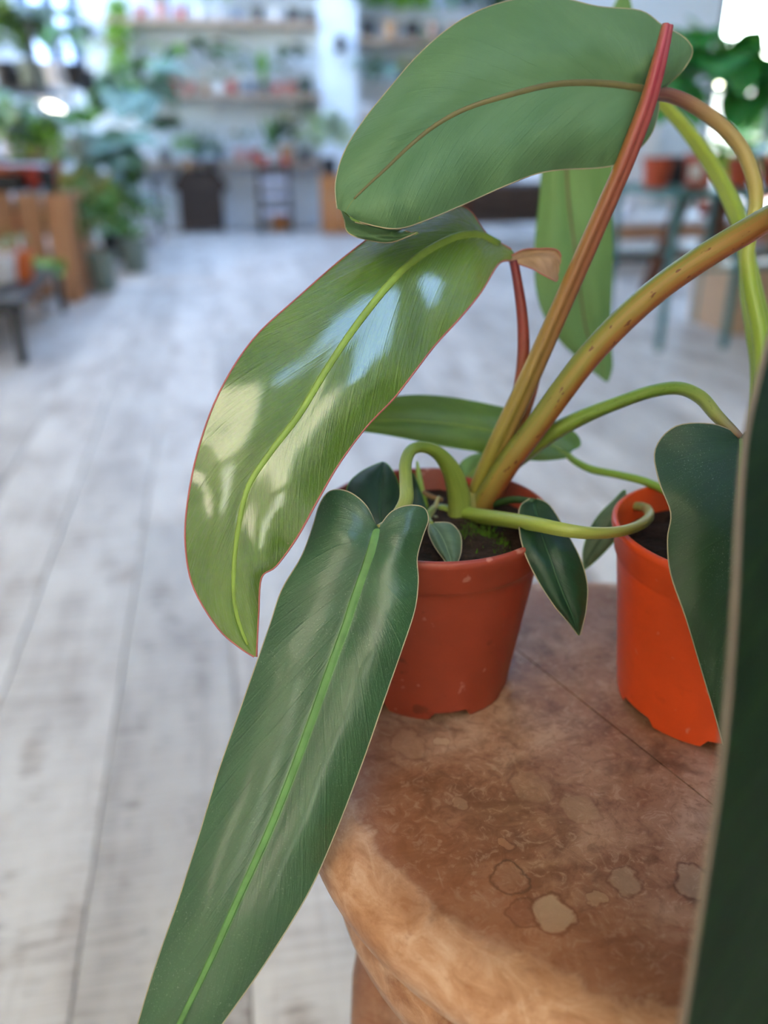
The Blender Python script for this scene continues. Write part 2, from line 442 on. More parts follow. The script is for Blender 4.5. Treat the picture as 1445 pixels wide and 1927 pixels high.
# pillar between the wall shelves, skirting
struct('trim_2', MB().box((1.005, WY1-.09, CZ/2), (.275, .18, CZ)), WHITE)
# outdoors
tag(MB().box((-.5, -7.2, 1.9), (9, .2, 4.0)).build('wall_street_added', plain('cream_render', '#e6d9bd', .9), smooth=False), kind='structure')  # unseen cream wall, added so the leaf picks up soft cream highlights
tag(MB().box((-2.6, 10.2, 2.2), (5.2, .2, 4.6)).build('wall_neighbour_added', plain('pale_blue_render', '#a9bcd8', .9), smooth=False), kind='structure')  # added behind the left window to dim and blue its panes
tag(MB().box((2, 3, -.12), (60, 60, .08)).build('ground', plain('pale_paving', '#c9c2b4', .9), smooth=False), kind='structure')


# ============================================================ round wooden side table
TZ = .47; TC = onz(0, 0, 0)*0+Vector((.1746, .2898, 0)); TR = .1385
def table_wood():
    t = NT('stained_table_wood'); v = t.coord('Object')
    # grain across the boards
    gr = t.noise(t.mapping(v, (14, 90, 14), (0, 0, math.radians(18))), 1.0, 5, .6, .5)
    b1 = t.noise(v, 16, 5, .62, .9); b2 = t.noise(v, 42, 5, .6, 1.2)
    c = t.ramp(b1, (.28, col('#684631')), (.44, col('#8a6048')), (.56, col('#a07a62')), (.72, col('#b89a84')))
    c = t.mix(t.math('MULTIPLY', t.ramp(b2, (.5, (0,)), (.66, (1,))), .6), c, col('#5f3a24'))
    b3 = t.noise(v, 150, 5, .7, 1.5)
    c = t.mix(t.math('MULTIPLY', t.ramp(b3, (.52, (0,)), (.64, (1,))), .4), c, col('#5a3826'))
    c = t.mix(t.math('MULTIPLY', t.ramp(b3, (.36, (1,)), (.46, (0,))), .35), c, col('#c0a48e'))
    c = t.mix(t.math('MULTIPLY', t.ramp(gr, (.5, (0,)), (.72, (1,))), .35), c, col('#b08a6c'))
    # dried water marks: dark-edged pale islands
    vo = t.n('TexVoronoi', feature='DISTANCE_TO_EDGE'); dv = t.n('VectorMath', operation='ADD'); t.l(v, dv.inputs[0])
    nz = t.n('TexNoise'); t.l(v, nz.inputs['Vector']); nz.inputs['Scale'].default_value = 45; nz.inputs['Detail'].default_value = 3
    sc = t.n('VectorMath', operation='SCALE'); t.l(nz.outputs['Color'], sc.inputs[0]); sc.inputs['Scale'].default_value = .022
    t.l(sc.outputs[0], dv.inputs[1]); t.l(dv.outputs[0], vo.inputs['Vector']); vo.inputs['Scale'].default_value = 26
    edge = t.math('MULTIPLY', t.ramp(vo.outputs['Distance'], (.02, (1,)), (.09, (0,))), t.ramp(t.noise(v, 22, 2), (.5, (0,)), (.62, (1,))))
    c = t.mix(t.math('MULTIPLY', edge, .5), c, col('#4a2a17'))
    ns = t.n('TexNoise'); t.l(v, ns.inputs['Vector']); ns.inputs['Scale'].default_value = 110; ns.inputs['Detail'].default_value = 3
    s2 = t.n('VectorMath', operation='MULTIPLY_ADD'); t.l(ns.outputs['Color'], s2.inputs[0]); s2.inputs[1].default_value = (.011, .011, 0); t.l(v, s2.inputs[2])
    for px, py, rr_, sx, ringc, ks, fillc, kf in ((958, 1652, .0070, 1, '#3a2416', .8, '#8a6650', .3), (985, 1716, .0062, 1, '#4a2616', .75, '#6a4030', .55), (1040, 1722, .0072, 1.25, '#5a3622', .75, '#b09a80', .7),
            (955, 1592, .0036, 1, '#5a3824', .5, '#a87c60', .5), (1178, 1660, .0062, 1.2, '#5f3c28', .5, '#a48c74', .45), (1124, 1693, .0032, 1, '#5f3c28', .5, '#a88c70', .5), (862, 1512, .0045, 1, '#6a4430', .35, '#ae8e74', .4),
            (1090, 1520, .0080, 1.3, '#6a4430', .35, '#a08468', .4), (830, 1395, .0035, 1, '#5f3c28', .3, '#b89c80', .5), (1310, 1660, .0085, 1, '#4a2a18', .6, '#a08a74', .5), (1000, 1480, .009, 1.2, '#6a4632', .3, '#9c8068', .3), (770, 1400, .008, 1.4, '#5a3622', .35, '#a07c60', .3)):
        q = onz(px, py, TZ)-TC
        sb = t.n('VectorMath', operation='SUBTRACT'); t.l(s2.outputs[0], sb.inputs[0]); sb.inputs[1].default_value = (q.x+.0055, q.y+.0055, 0)
        sm = t.n('VectorMath', operation='MULTIPLY'); t.l(sb.outputs[0], sm.inputs[0]); sm.inputs[1].default_value = (1, 1/sx, 0)
        ln = t.n('VectorMath', operation='LENGTH'); t.l(sm.outputs[0], ln.inputs[0]); dn = t.math('DIVIDE', ln.outputs['Value'], rr_)
        c = t.mix(t.math('MULTIPLY', t.ramp(dn, (.75, (1,)), (.95, (0,))), kf), c, col(fillc))
        c = t.mix(t.math('MULTIPLY', t.ramp(dn, (.78, (0,)), (.94, (1,)), (1.0, (1,)), (1.0, (0,))), ks), c, col(ringc)) if False else t.mix(t.math('MULTIPLY', t.math('SUBTRACT', 1.0, t.math('MINIMUM', t.math('MULTIPLY', t.math('ABSOLUTE', t.math('SUBTRACT', dn, .96)), 6.5), 1.0)), ks), c, col(ringc))
    # worn, orange and paler towards the rim
    sp = t.n('SeparateXYZ'); t.l(v, sp.inputs[0])
    rr = t.math('SQRT', t.math('ADD', t.math('POWER', sp.outputs[0], 2.0), t.math('POWER', sp.outputs[1], 2.0)))
    rn = t.math('ADD', rr, t.math('MULTIPLY_ADD', t.noise(v, 60, 4, .6, .6), .022, -.011))
    pv = t.n('CombineXYZ'); t.l(t.math('MULTIPLY', t.math('ARCTAN2', sp.outputs[1], t.math('MULTIPLY', sp.outputs[0], -1.0)), 5.0), pv.inputs[0])
    t.l(t.math('MULTIPLY', rr, 55.0), pv.inputs[1]); t.l(t.math('MULTIPLY', sp.outputs[2], 55.0), pv.inputs[2])
    w1 = t.noise(pv.outputs[0], 1.8, 6, .68, .6); w2 = t.noise(v, 38, 5, .65, .5); w3 = t.noise(pv.outputs[0], 5.0, 4, .7, .3)
    rim = t.ramp(w1, (.32, col('#94623e')), (.5, col('#ad7f5d')), (.68, col('#bf9a7e')))
    rim = t.mix(t.math('MULTIPLY', t.ramp(w2, (.56, (0,)), (.64, (1,))), .45), rim, col('#cdb09a'))
    rim = t.mix(t.math('MULTIPLY', t.ramp(w3, (.56, (0,)), (.7, (1,))), .4), rim, col('#8a5430'))
    c = t.mix(t.ramp(rn, (.095, (0,)), (.12, (.4,)), (.136, (.55,)), (.140, (.0,))), c, col('#84481c'))
    c = t.mix(t.ramp(rn, (.1365, (0,)), (.1405, (.8,)), (.147, (1,))), c, rim)
    wx = t.noise(t.mapping(v, (220, 14, 14), (0, 0, .5)), 1.0, 3, .5)
    c = t.mix(t.math('MULTIPLY', t.ramp(wx, (.68, (0,)), (.75, (1,))), .18), c, col('#d8bfa4'))
    t.bump(t.math('ADD', b2, t.math('MULTIPLY', gr, .6)), .22, .0012)
    return t.fin(c, t.ramp(b1, (.3, (.36,)), (.7, (.56,))), .4)
TW = table_wood()
table = empty('round_side_table', (TC.x, TC.y, 0), 'small round weathered wooden side table with water-stained top under the two red pots', 'table')
g0 = onz(970, 1220, TZ); g1 = onz(1260, 1450, TZ)
gd = (g1-g0).normalized(); gn = Vector((-gd.y, gd.x, 0)); s0 = gn.dot(g0-TC)
prof = [(0, -.036), (.130, -.036), (.1440, -.0355), (.1500, -.032), (.1555, -.024), (.1572, -.016), (.1560, -.010), (.1525, -.0055), (.1470, -.0022), (.1420, -.0006), (.1385, 0), (.12, .0), (.06, .0), (0, 0)]
def seat_board(lo, hi):
    bm = bmesh.new(); n = 160; vs = []
    for i in range(n):
        a = 2*math.pi*i/n
        vs.append([bm.verts.new((r*math.cos(a), r*math.sin(a), z)) for r, z in prof[1:-1]])
    for i in range(n):
        j = (i+1) % n
        for k in range(len(prof)-3): bm.faces.new((vs[i][k], vs[j][k], vs[j][k+1], vs[i][k+1]))
    bm.faces.new([vs[i][0] for i in reversed(range(n))]); bm.faces.new([vs[i][-1] for i in range(n)])
    for d, s in ((lo, -1), (hi, 1)):
        if d is None: continue
        r = bmesh.ops.bisect_plane(bm, geom=bm.verts[:]+bm.edges[:]+bm.faces[:], plane_co=gn*d, plane_no=gn*s, clear_outer=True)
        ed = [e for e in r['geom_cut'] if isinstance(e, bmesh.types.BMEdge)]
        bmesh.ops.holes_fill(bm, edges=ed)
    me = bpy.data.meshes.new('seat_board'); bm.to_mesh(me); bm.free(); me.materials.append(TW)
    me.polygons.foreach_set('use_smooth', [True]*len(me.polygons)); me.set_sharp_from_angle(angle=math.radians(35))
    return link('top_board', me, table, loc=(0, 0, TZ))
gap = .00035
seat_board(None, s0-gap); seat_board(s0+gap, s0+.102-gap); seat_board(s0+.102+gap, None)
MB().lathe([(.0, -.085), (.118, -.085), (.132, -.083), (.1405, -.076), (.1425, -.066), (.1405, -.055), (.134, -.048), (.130, -.0366), (0, -.0366)], 96, cap0=False).build('apron', TW, table, loc=(0, 0, TZ))
for k in range(4):
    a = math.radians(168+90*k)
    ca, sa = math.cos(a), math.sin(a)
    pts = [Vector((r*ca, r*sa, z)) for r, z in ((.098, TZ-.086), (.112, .30), (.128, .15), (.143, 0))]
    mb = MB(); q = [catmull([tuple(p) for p in pts], i/4) for i in range(13)]
    mb.tube(q, [.021-.003*math.cos(i*.9)-.0004*i for i in range(13)], 16)
    mb.build('leg', TW, table, loc=(0, 0, 0))
for k in range(4):
    a0, a1 = math.radians(168+90*k), math.radians(258+90*k)
    MB().tube([(.128*math.cos(a0), .128*math.sin(a0), .15), (.128*math.cos(a1), .128*math.sin(a1), .15)], [.009]*2, 12).build('stretcher', TW, table, loc=(0, 0, 0))

# ============================================================ plastic nursery pots
def pot_plastic(name, h, dirt=.5):
    t = NT(name); v = t.coord('Object'); c = col(h)
    nz = t.noise(v, 30, 4, .6)
    base = t.ramp(nz, (.3, tuple(x*.88 for x in c[:3])+(1,)), (.7, tuple(min(1, x*1.1) for x in c[:3])+(1,)))
    sp = t.n('SeparateXYZ'); t.l(v, sp.inputs[0])
    low = t.ramp(sp.outputs[2], (.0, (1,)), (.45, (0,)))
    d = t.math('MULTIPLY', t.ramp(t.noise(v, 75, 3, .5), (.64, (0,)), (.72, (1,))), dirt)
    base = t.mix(t.math('MULTIPLY', d, .8), base, col('#3a1c14'))
    base = t.mix(t.math('MULTIPLY', t.ramp(t.noise(v, 130, 2, .5), (.68, (0,)), (.75, (1,))), .35), base, col('#d8a090'))
    t.bump(t.noise(v, 60, 3), .06, .001)
    return t.fin(base, .42, .4)
POT_A = pot_plastic('red_pot_plastic', '#8e3927', .6); POT_B = pot_plastic('orange_pot_plastic', '#d24a1e', .15)
def soil_mat():
    t = NT('potting_soil'); v = t.coord()
    n1 = t.noise(v, 160, 5, .7); n2 = t.noise(v, 60, 3)
    t.bump(n1, 1.0, .004)
    return t.fin(t.mix(t.ramp(n2, (.45, (0,)), (.7, (.6,))), t.ramp(n1, (.3, col('#120c08')), (.7, col('#3c2a1e'))), col('#2a1c14')), .9, .2)
SOIL = soil_mat()
def pot_mesh(rr, rb, h, mat, n=96):
    """rimmed nursery pot with a stepped shoulder and notched foot"""
    mb = MB(); band = .0185
    prof = [(rb, 0), (rb+.0006, .0035), (rb+(rr-rb)*.35, h*.42), (rb+(rr-rb)*.64, h-band-.004), (rb+(rr-rb)*.68, h-band-.0008), (rr-.0040, h-band+.0012), (rr-.0024, h-band+.0035),
            (rr-.0016, h-.006), (rr, h-.0032), (rr, h-.0008), (rr-.0008, h), (rr-.0022, h), (rr-.0032, h-.002), (rr-.0050, h-band), (rb+(rr-rb)*.6-.0016, h-band-.003), (rb-.0016, .006), (0, .006)]
    m = len(prof)
    for i in range(n):
        a = 2*math.pi*i/n
        notch = ((a*6/(2*math.pi)) % 1) < .42
        for k, (r, z) in enumerate(prof):
            if k == 0 and notch: z = .0042; r = rb+.0007
            if k == 1 and notch: z = .0052
            mb.v.append(Vector((r*math.cos(a), r*math.sin(a), z)))
    for i in range(n):
        j = (i+1) % n
        for k in range(m-1): mb.face((i*m+k, j*m+k, j*m+k+1, i*m+k+1))
    return mb.mesh('pot', mat, True, 50)
def soil_mesh(r, seed=0, amp=.003):
    mb = MB(); rings, n = 9, 40; mb.v.append(Vector((0, 0, amp)))
    for i in range(1, rings+1):
        for k in range(n):
            a = 2*math.pi*k/n; q = r*i/rings
            z = amp*1.6*mnoise.noise(Vector((q*math.cos(a)*70, q*math.sin(a)*70, seed)))+amp*(1-(i/rings)**2)
            if i == rings: z = -.002
            mb.v.append(Vector((q*math.cos(a), q*math.sin(a), z)))
    for k in range(n): mb.face((0, 1+k, 1+(k+1) % n))
    for i in range(rings-1):
        for k in range(n): mb.face((1+i*n+k, 1+(i+1)*n+k, 1+(i+1)*n+(k+1) % n, 1+i*n+(k+1) % n))
    return mb.mesh('soil', SOIL)
PH = .0915
CA = Vector((.0925, .353, TZ+.0004)); CB = Vector((.2215, .3095, TZ+.0004))
plantA = empty('potted_philodendron', CA, 'long-leaved philodendron in the darker red pot, arching pale green leaf over the table edge', 'plant')
plantB = empty('potted_philodendron', CB, 'philodendron in the bright orange pot at the right, big leaf underside above', 'plant')
o = link('pot', pot_mesh(.0548, .0385, PH, POT_A), plantA, loc=(0, 0, 0)); o.rotation_euler.z = 2.42; o['label'] = 'dull red plastic nursery pot'
o = link('pot', pot_mesh(.0548, .0425, PH, POT_B), plantB, loc=(0, 0, 0)); o.rotation_euler.z = 2.1; o['label'] = 'bright orange plastic nursery pot'
link('soil', soil_mesh(.0508, 1), plantA, loc=(0, 0, PH-.0095)); link('soil', soil_mesh(.0508, 5), plantB, loc=(0, 0, PH-.012))
# moss tufts on the soil
MOSS = plain('moss_green', '#3c5a14', .9, .2, .4, 300)
mb = MB(); r2 = random.Random(3)
for i in range(700):
    cx, cy, s = r2.choice(((915, 1015, 26), (895, 1000, 20), (940, 1030, 16), (700, 985, 14), (870, 1010, 16)))
    p = onz(cx+r2.gauss(0, s*.6), cy+r2.gauss(0, s*.45), TZ+PH-.008); h = r2.uniform(.001, .0035)
    q = p+Vector((r2.gauss(0, .0008), r2.gauss(0, .0008), h)); w = Vector((r2.gauss(0, 1), r2.gauss(0, 1), 0)).normalized()*.0005
    b = len(mb.v); mb.v += [p-w, p+w, q]; mb.face((b, b+1, b+2))
o = mb.build('moss', MOSS, plantA); o['kind'] = 'stuff'

# ============================================================ foreground leaves
MARG_P = plain('pink_leaf_margin', '#a8605a', .45, .3, .1, 60)
MARG_Y = plain('pale_leaf_margin', '#a0957a', .45, .3, .1, 60)
MARG_N = plain('near_leaf_margin', '#76685a', .5, .3, .1, 60)
MARG_G = plain('green_leaf_margin', '#5f8a3a', .45, .3, .1, 60)
LIGHT = leaf_mat('young_leaf_top', '#44661c', '#5b7d28', '#9fbf4a', 15, .12, .2, .27, .62, .6, .15, .045, tint='#84a43c', vcol='#86a84a', coat=1.0)
LIGHTB = leaf_mat('young_leaf_under', '#7d8a5a', '#98906c', '#b0a080', 15, .1, .2, .4, .35, .2, .15, .04)
DARK = leaf_mat('mature_leaf_top', '#26492a', '#345a36', '#5f9a3c', 20, .10, .18, .37, .6, .5, .06, .06, dust=.32, vcol='#3b6238', coat=.14)
DARK2 = leaf_mat('deep_leaf_top', '#1b3a20', '#264828', '#6f9a40', 20, .12, .18, .42, .45, .35, .06, .03, dust=.35, vcol='#3f6a38')
SMALL = leaf_mat('small_leaf_top', '#14321d', '#1d3f26', '#26492c', 18, .1, .18, .38, .5, .3, .06, .04)
GREY = leaf_mat('greyish_leaf_top', '#48604a', '#587058', '#7a9070', 18, .1, .18, .42, .4, .3, .08, .04)
UNDER = leaf_mat('leaf_underside', '#4d704a', '#5f805a', '#6c7a4a', 24, .08, .22, .5, .3, .4, .06, .02, vcol='#436f4a')
HANG = leaf_mat('hanging_leaf_face', '#6c9055', '#789f5e', '#6c7a4a', 22, .05, .2, .5, .3, .2, .2, .02)
MIDG = leaf_mat('mid_green_leaf', '#56792e', '#67893a', '#7c9a48', 18, .08, .2, .34, .5, .25, .12, .035)
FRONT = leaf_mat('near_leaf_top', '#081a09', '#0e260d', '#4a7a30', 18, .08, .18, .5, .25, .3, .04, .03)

# a: pale young leaf
stA = [((962,469),(972,482),(962,491),.392,0,0), ((916,440),(930,456),(938,497),.386,.004,-.003), ((880,393),(896,442),(905,550),.378,.010,-.008),
 ((832,388),(850,449),(866,598),.371,.012,-.010), ((742,418),(790,482),(820,648),.362,.010,-.006), ((655,478),(735,532),(780,700),.352,.006,-.003),
 ((560,560),(668,616),(741,750),.342,.003,.000), ((475,640),(612,700),(690,803),.335,.0,.002), ((412,740),(562,782),(640,870),.330,-.002,.003),
 ((372,850),(510,850),(600,938),.326,-.002,.004), ((351,960),(468,914),(560,1010),.325,.000,.002), ((350,1040),(450,986),(520,1065),.326,.003,.003),
 ((366,1110),(441,1060),(492,1087),.329,.004,.002), ((410,1182),(441,1132),(487,1150),.333,.003,.001), ((450,1218),(457,1192),(484,1205),.336,.001,0), ((478,1236),(480,1236),(483,1236),.338,0,0)]
curl = [((955,485),(962,490),(975,497),.391,0,0), ((985,470),(990,485),(1000,505),.389,.001,-.004), ((1015,468),(1015,482),(1018,515),.387,.002,-.005), ((1040,468),(1040,484),(1035,524),.387,.002,-.004), ((1052,474),(1050,492),(1047,529),.388,.001,-.001), ((1056,485),(1053,500),(1050,520),.389,0,0)]
leaf, mid = blade(stA, [LIGHT, LIGHTB, MARG_P], plantA, bow=.0026, wav=.004, seed=1, mr=.0004)
leaf['label'] = 'glossy pale yellow-green leaf, young and reddish at the margin'
midrib(mid, .0020, .0007, plain('pale_midrib', '#7f9a42', .45, .4, .15, 90), leaf, i0=4, i1=-3, flat=.4, lift=.0003)
TAN = leaf_mat('folded_lobe', '#8a6a50', '#a8876a', '#9a7a5a', 12, .1, .2, .45, .35, .2, .1, .04)
cl, _ = blade(curl, [TAN, LIGHTB, MARG_P], leaf, bow=-.002, name='basal_lobe'); cl['label'] = 'folded pinkish-brown leaf lobe'
stem('petiole', [(966,490,.392,9),(972,520,.394,9),(981,580,.398,10.5),(985,640,.402,11.5),(982,700,.406,12),(970,765,.411,13),(945,840,.416,14),(905,915,.421,14)],
     stem_mat('red_petiole', [(0, '#6a1c28'), (.3, '#7a2e28'), (.6, '#864a2c'), (1, '#806a30')]), leaf)
# f: dark leaf in front
stF = [((706,985),(712,994),(718,985),.344,0,0), ((688,950),(711,999),(738,962),.343,.001,.001), ((655,925),(708,1008),(768,951),.342,.004,.002), ((621,924),(705,1018),(797,955),.341,.006,.004),
 ((601,950),(701,1031),(806,977),.340,.007,.005), ((588,992),(696,1047),(796,1008),.339,.006,.004), ((567,1047),(686,1077),(785,1050),.338,.004,.002), ((530,1110),(668,1127),(787,1095),.336,.003,.001),
 ((508,1175),(650,1182),(780,1150),.334,.003,.0), ((480,1255),(624,1252),(757,1220),.331,.003,.0), ((445,1355),(590,1347),(722,1320),.328,.004,.001), ((410,1455),(553,1447),(682,1435),.325,.004,.002),
 ((372,1580),(507,1562),(632,1565),.322,.004,.003), ((335,1695),(450,1687),(583,1675),.319,.004,.003), ((295,1810),(398,1802),(512,1793),.317,.003,.003), ((264,1910),(347,1907),(432,1908),.315,.002,.002), ((245,1990),(305,1992),(350,2015),.314,.001,.001), ((258,2082),(260,2084),(262,2082),.313,0,0)]
leaf, mid = blade(stF, [DARK, UNDER, MARG_Y], plantA, bow=.004, wav=.003, seed=2)
leaf['label'] = 'long dark green leaf hanging off the table in front'
midrib(mid, .0024, .0009, plain('bright_midrib', '#557e42', .5, .35, .2, 120), leaf, i0=3, i1=-3, flat=.2, lift=.0006)
GREENP = stem_mat('green_petiole', [(0, '#7a863c'), (.45, '#6c8230'), (.8, '#808c42'), (1, '#827c46')], 0, streak='#a8b860')
stem('petiole', [(862,985,.415,20),(864,940,.412,22),(853,893,.404,19),(829,857,.396,14),(801,842,.388,11),(775,846,.381,11.5),(763,872,.374,12),(764,910,.366,13),(763,945,.357,14),(738,982,.350,12),(712,996,.3445,9)], GREENP, leaf, groove=.2, ga=.4)
# d: thick orange petiole and near leaf
OR = stem_mat('orange_petiole', [(0, '#944e2e'), (.15, '#966034'), (.45, '#927238'), (.75, '#867634'), (1, '#8c6e36')], .8, '#561a18', .4, '#6f803a', .35, ('#647324', '#954628', .9))
stL = [((1660,455),(1662,462),(1666,455),.262,0,0), ((1560,430),(1660,475),(1780,440),.258,.002,.002), ((1490,520),(1655,520),(1850,520),.252,.0,.004), ((1447,640),(1645,640),(1870,640),.245,-.010,.004), ((1418,750),(1635,760),(1870,780),.238,-.016,.004),
 ((1402,830),(1628,860),(1860,880),.233,-.020,.004), ((1391,950),(1618,1000),(1850,1040),.228,-.023,.004), ((1381,1150),(1600,1200),(1830,1250),.222,-.026,.004), ((1362,1390),(1575,1430),(1780,1480),.216,-.026,.004),
 ((1328,1640),(1530,1670),(1700,1720),.212,-.024,.003), ((1287,1910),(1470,1920),(1600,1960),.209,-.02,.002), ((1255,2100),(1390,2120),(1480,2150),.207,-.012,.001), ((1270,2300),(1274,2302),(1278,2300),.206,0,0)]
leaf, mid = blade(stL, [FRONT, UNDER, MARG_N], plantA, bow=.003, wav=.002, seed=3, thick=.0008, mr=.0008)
leaf['label'] = 'very near dark leaf along the right edge'
midrib(mid, .0012, .0005, plain('bright_midrib', '#6aa244'), leaf, i0=3, i1=-3)
stem('petiole', [(1662,464,.262,22),(1640,392,.276,23),(1560,375,.300,23.5),(1470,400,.325,23.5),(1400,438,.340,24),(1330,480,.350,24),(1250,535,.360,24),(1180,595,.369,24),(1110,668,.378,23.5),(1058,735,.386,23),(1013,797,.394,22.5),(963,862,.404,23),(925,920,.414,23),(903,958,.421,21)], OR, leaf, n=20, sub=6)
# c: red topped petiole whose blade has been cut
RED = stem_mat('red_topped_stem', [(0, '#a04456'), (.10, '#983040'), (.3, '#86452f'), (.5, '#835530'), (.75, '#857032'), (1, '#858034')], .2, '#6a2c18', .42, '#5f3a1e', .5, ('#93802f', '#6a2a28', .4))
ct = stem('cut_petiole', [(1256,47,.362,11),(1250,75,.363,12.5),(1238,125,.364,14.5),(1220,190,.366,16),(1200,245,.368,17),(1172,315,.371,17),(1138,392,.375,17.5),(1100,478,.380,18),(1060,568,.386,18.5),(1020,658,.392,19),(982,742,.398,20),(945,820,.405,20),(918,878,.413,19),(898,925,.420,17)], RED, plantA, n=28, groove=.33, ga=-.55, sub=6)
ct['label'] = 'upright stem turning red at its cut top'
stem('sheath', [(1035,603,.41,3),(1025,617,.41,5),(1018,640,.411,6),(1015,672,.412,6.5),(1008,720,.413,7),(985,790,.415,8),(940,880,.42,9)], stem_mat('red_sheath', [(0, '#8a3a34'), (.5, '#9a4a30'), (1, '#8a7a34')]), plantA)
# e: dark leaf at the right on an arching green petiole
stE = [((1386,815),(1393,824),(1400,815),.345,0,0), ((1340,798),(1394,833),(1430,800),.344,.001,.002), ((1272,802),(1395,850),(1470,812),.342,.003,.006), ((1233,845),(1395,880),(1490,850),.337,.005,.010), ((1240,905),(1394,925),(1488,910),.332,.004,.010),
 ((1262,965),(1393,982),(1480,980),.327,.002,.008), ((1256,1015),(1391,1042),(1480,1050),.324,.002,.006), ((1262,1080),(1389,1112),(1472,1120),.322,.001,.005), ((1291,1165),(1384,1190),(1450,1200),.321,.001,.004), ((1318,1255),(1377,1270),(1425,1280),.321,.001,.003), ((1342,1335),(1368,1345),(1390,1350),.322,0,.002), ((1360,1402),(1362,1403),(1364,1402),.323,0,0)]
leaf, mid = blade(stE, [DARK2, UNDER, MARG_Y], plantA, bow=.003, wav=.004, seed=4)
leaf['label'] = 'dark heart-based leaf before the orange pot'
midrib(mid, .0010, .0004, plain('bright_midrib', '#6aa244'), leaf, i0=2, i1=-3)
stem('petiole', [(900,945,.424,14),(935,900,.420,15),(985,856,.412,16),(1042,813,.403,17),(1100,783,.394,15),(1160,759,.385,13),(1225,737,.375,12.5),(1278,731,.366,13),(1318,748,.358,13.5),(1348,782,.351,12.5),(1375,808,.347,10.5),(1393,823,.345,7)],
     stem_mat('arching_petiole', [(0, '#90903a'), (.2, '#7f8c34'), (.45, '#688430'), (.75, '#608030'), (.9, '#86904a'), (1, '#7a5648')], .35, '#4a3a1c', .4, '#a8b454', .2), leaf, n=18, groove=.15, ga=1.2)
# k: pointed dark leaf over the right rim; k2 greyish leaf on a looping petiole
stK = [((997,938),(1003,943),(1010,938),.388,0,0), ((978,955),(1008,965),(1035,952),.381,.002,.002), ((977,995),(1021,1010),(1066,1002),.368,.002,.004), ((987,1040),(1037,1055),(1092,1052),.361,.001,.004), ((1012,1092),(1055,1105),(1105,1100),.360,.001,.004), ((1043,1140),(1073,1148),(1103,1145),.361,0,.002), ((1070,1172),(1084,1177),(1096,1177),.363,0,.001), ((1087,1195),(1089,1196),(1091,1195),.365,0,0)]
leaf, mid = blade(stK, [SMALL, GREY, MARG_Y], plantA, bow=.002, seed=5); leaf['label'] = 'small dark pointed leaf drooping over the rim'
midrib(mid, .0006, .0003, plain('dull_midrib', '#26482c'), leaf, i0=1, i1=-3)
stem('petiole', [(895,955,.422,7),(930,948,.415,7),(965,940,.402,7),(1003,943,.387,6)], plain('dark_petiole', '#2c4a26', .5), leaf)
stK2 = [((1176,951),(1178,955),(1181,957),.424,0,0), ((1176,922),(1172,952),(1186,948),.424,0,0), ((1152,944),(1158,968),(1180,978),.424,.003,-.003), ((1126,970),(1142,996),(1162,1010),.425,.003,-.003), ((1108,1000),(1122,1026),(1142,1034),.426,.003,-.002), ((1097,1036),(1106,1052),(1118,1058),.427,.002,0), ((1098,1072),(1099,1073),(1100,1072),.428,0,0)]
leaf, mid = blade(stK2, [GREY, SMALL, MARG_G], plantA, bow=.001, seed=6); leaf['label'] = 'small grey-green leaf at the end of the looped stalk'
midrib(mid, .0005, .0003, plain('dull_midrib', '#26482c'), leaf, i0=1, i1=-3)
stem('petiole', [(825,962,.421,14),(860,966,.417,14.5),(910,972,.400,14.5),(960,979,.381,14.5),(1010,987,.363,14),(1060,997,.354,13.5),(1110,1003,.355,12),(1160,1001,.362,10.5),(1200,990,.375,10),(1222,972,.390,9.5),(1216,957,.411,9),(1196,952,.418,8),(1178,955,.424,6)],
     stem_mat('lime_petiole', [(0, '#80963a'), (.4, '#929e46'), (.7, '#a09a54'), (.85, '#989058'), (1, '#808a50')], .1, '#7a8a2a', .38, '#6f9a28', .35), leaf, n=18, groove=.18, ga=.9, sub=6)
# h: small heart leaf behind the front leaf, and a sliver beside it
stH = [((722,1030),(726,1030),(730,1030),.372,0,0), ((672,1010),(722,1005),(762,1005),.374,.002,.002), ((652,960),(716,970),(762,975),.378,.004,.002), ((654,915),(715,935),(756,935),.384,.005,.003), ((675,891),(716,905),(745,898),.390,.004,.002), ((702,876),(718,884),(733,878),.394,.002,.001), ((720,869),(722,869),(724,870),.397,0,0)]
leaf, mid = blade(stH, [SMALL, UNDER, MARG_G], plantA, bow=.002, seed=7); leaf['label'] = 'small upright dark leaf behind the hanging leaf'
midrib(mid, .0005, .0003, plain('dull_midrib', '#26482c'), leaf, i0=2, i1=-3)
stem('petiole', [(726,1030,.372,6),(760,1020,.385,6),(820,975,.41,6)], GREENP, leaf)
stS = [((780,1005),(784,1006),(788,1005),.395,0,0), ((762,975),(786,980),(806,978),.398,.001,.001), ((762,935),(780,945),(800,948),.402,.001,.001), ((770,908),(778,914),(788,915),.405,0,0), ((774,890),(776,890),(778,891),.407,0,0)]
leaf, mid = blade(stS, [SMALL, UNDER, MARG_G], plantA, bow=.001, seed=8); leaf['label'] = 'small dark leaf beside the bent stalk'
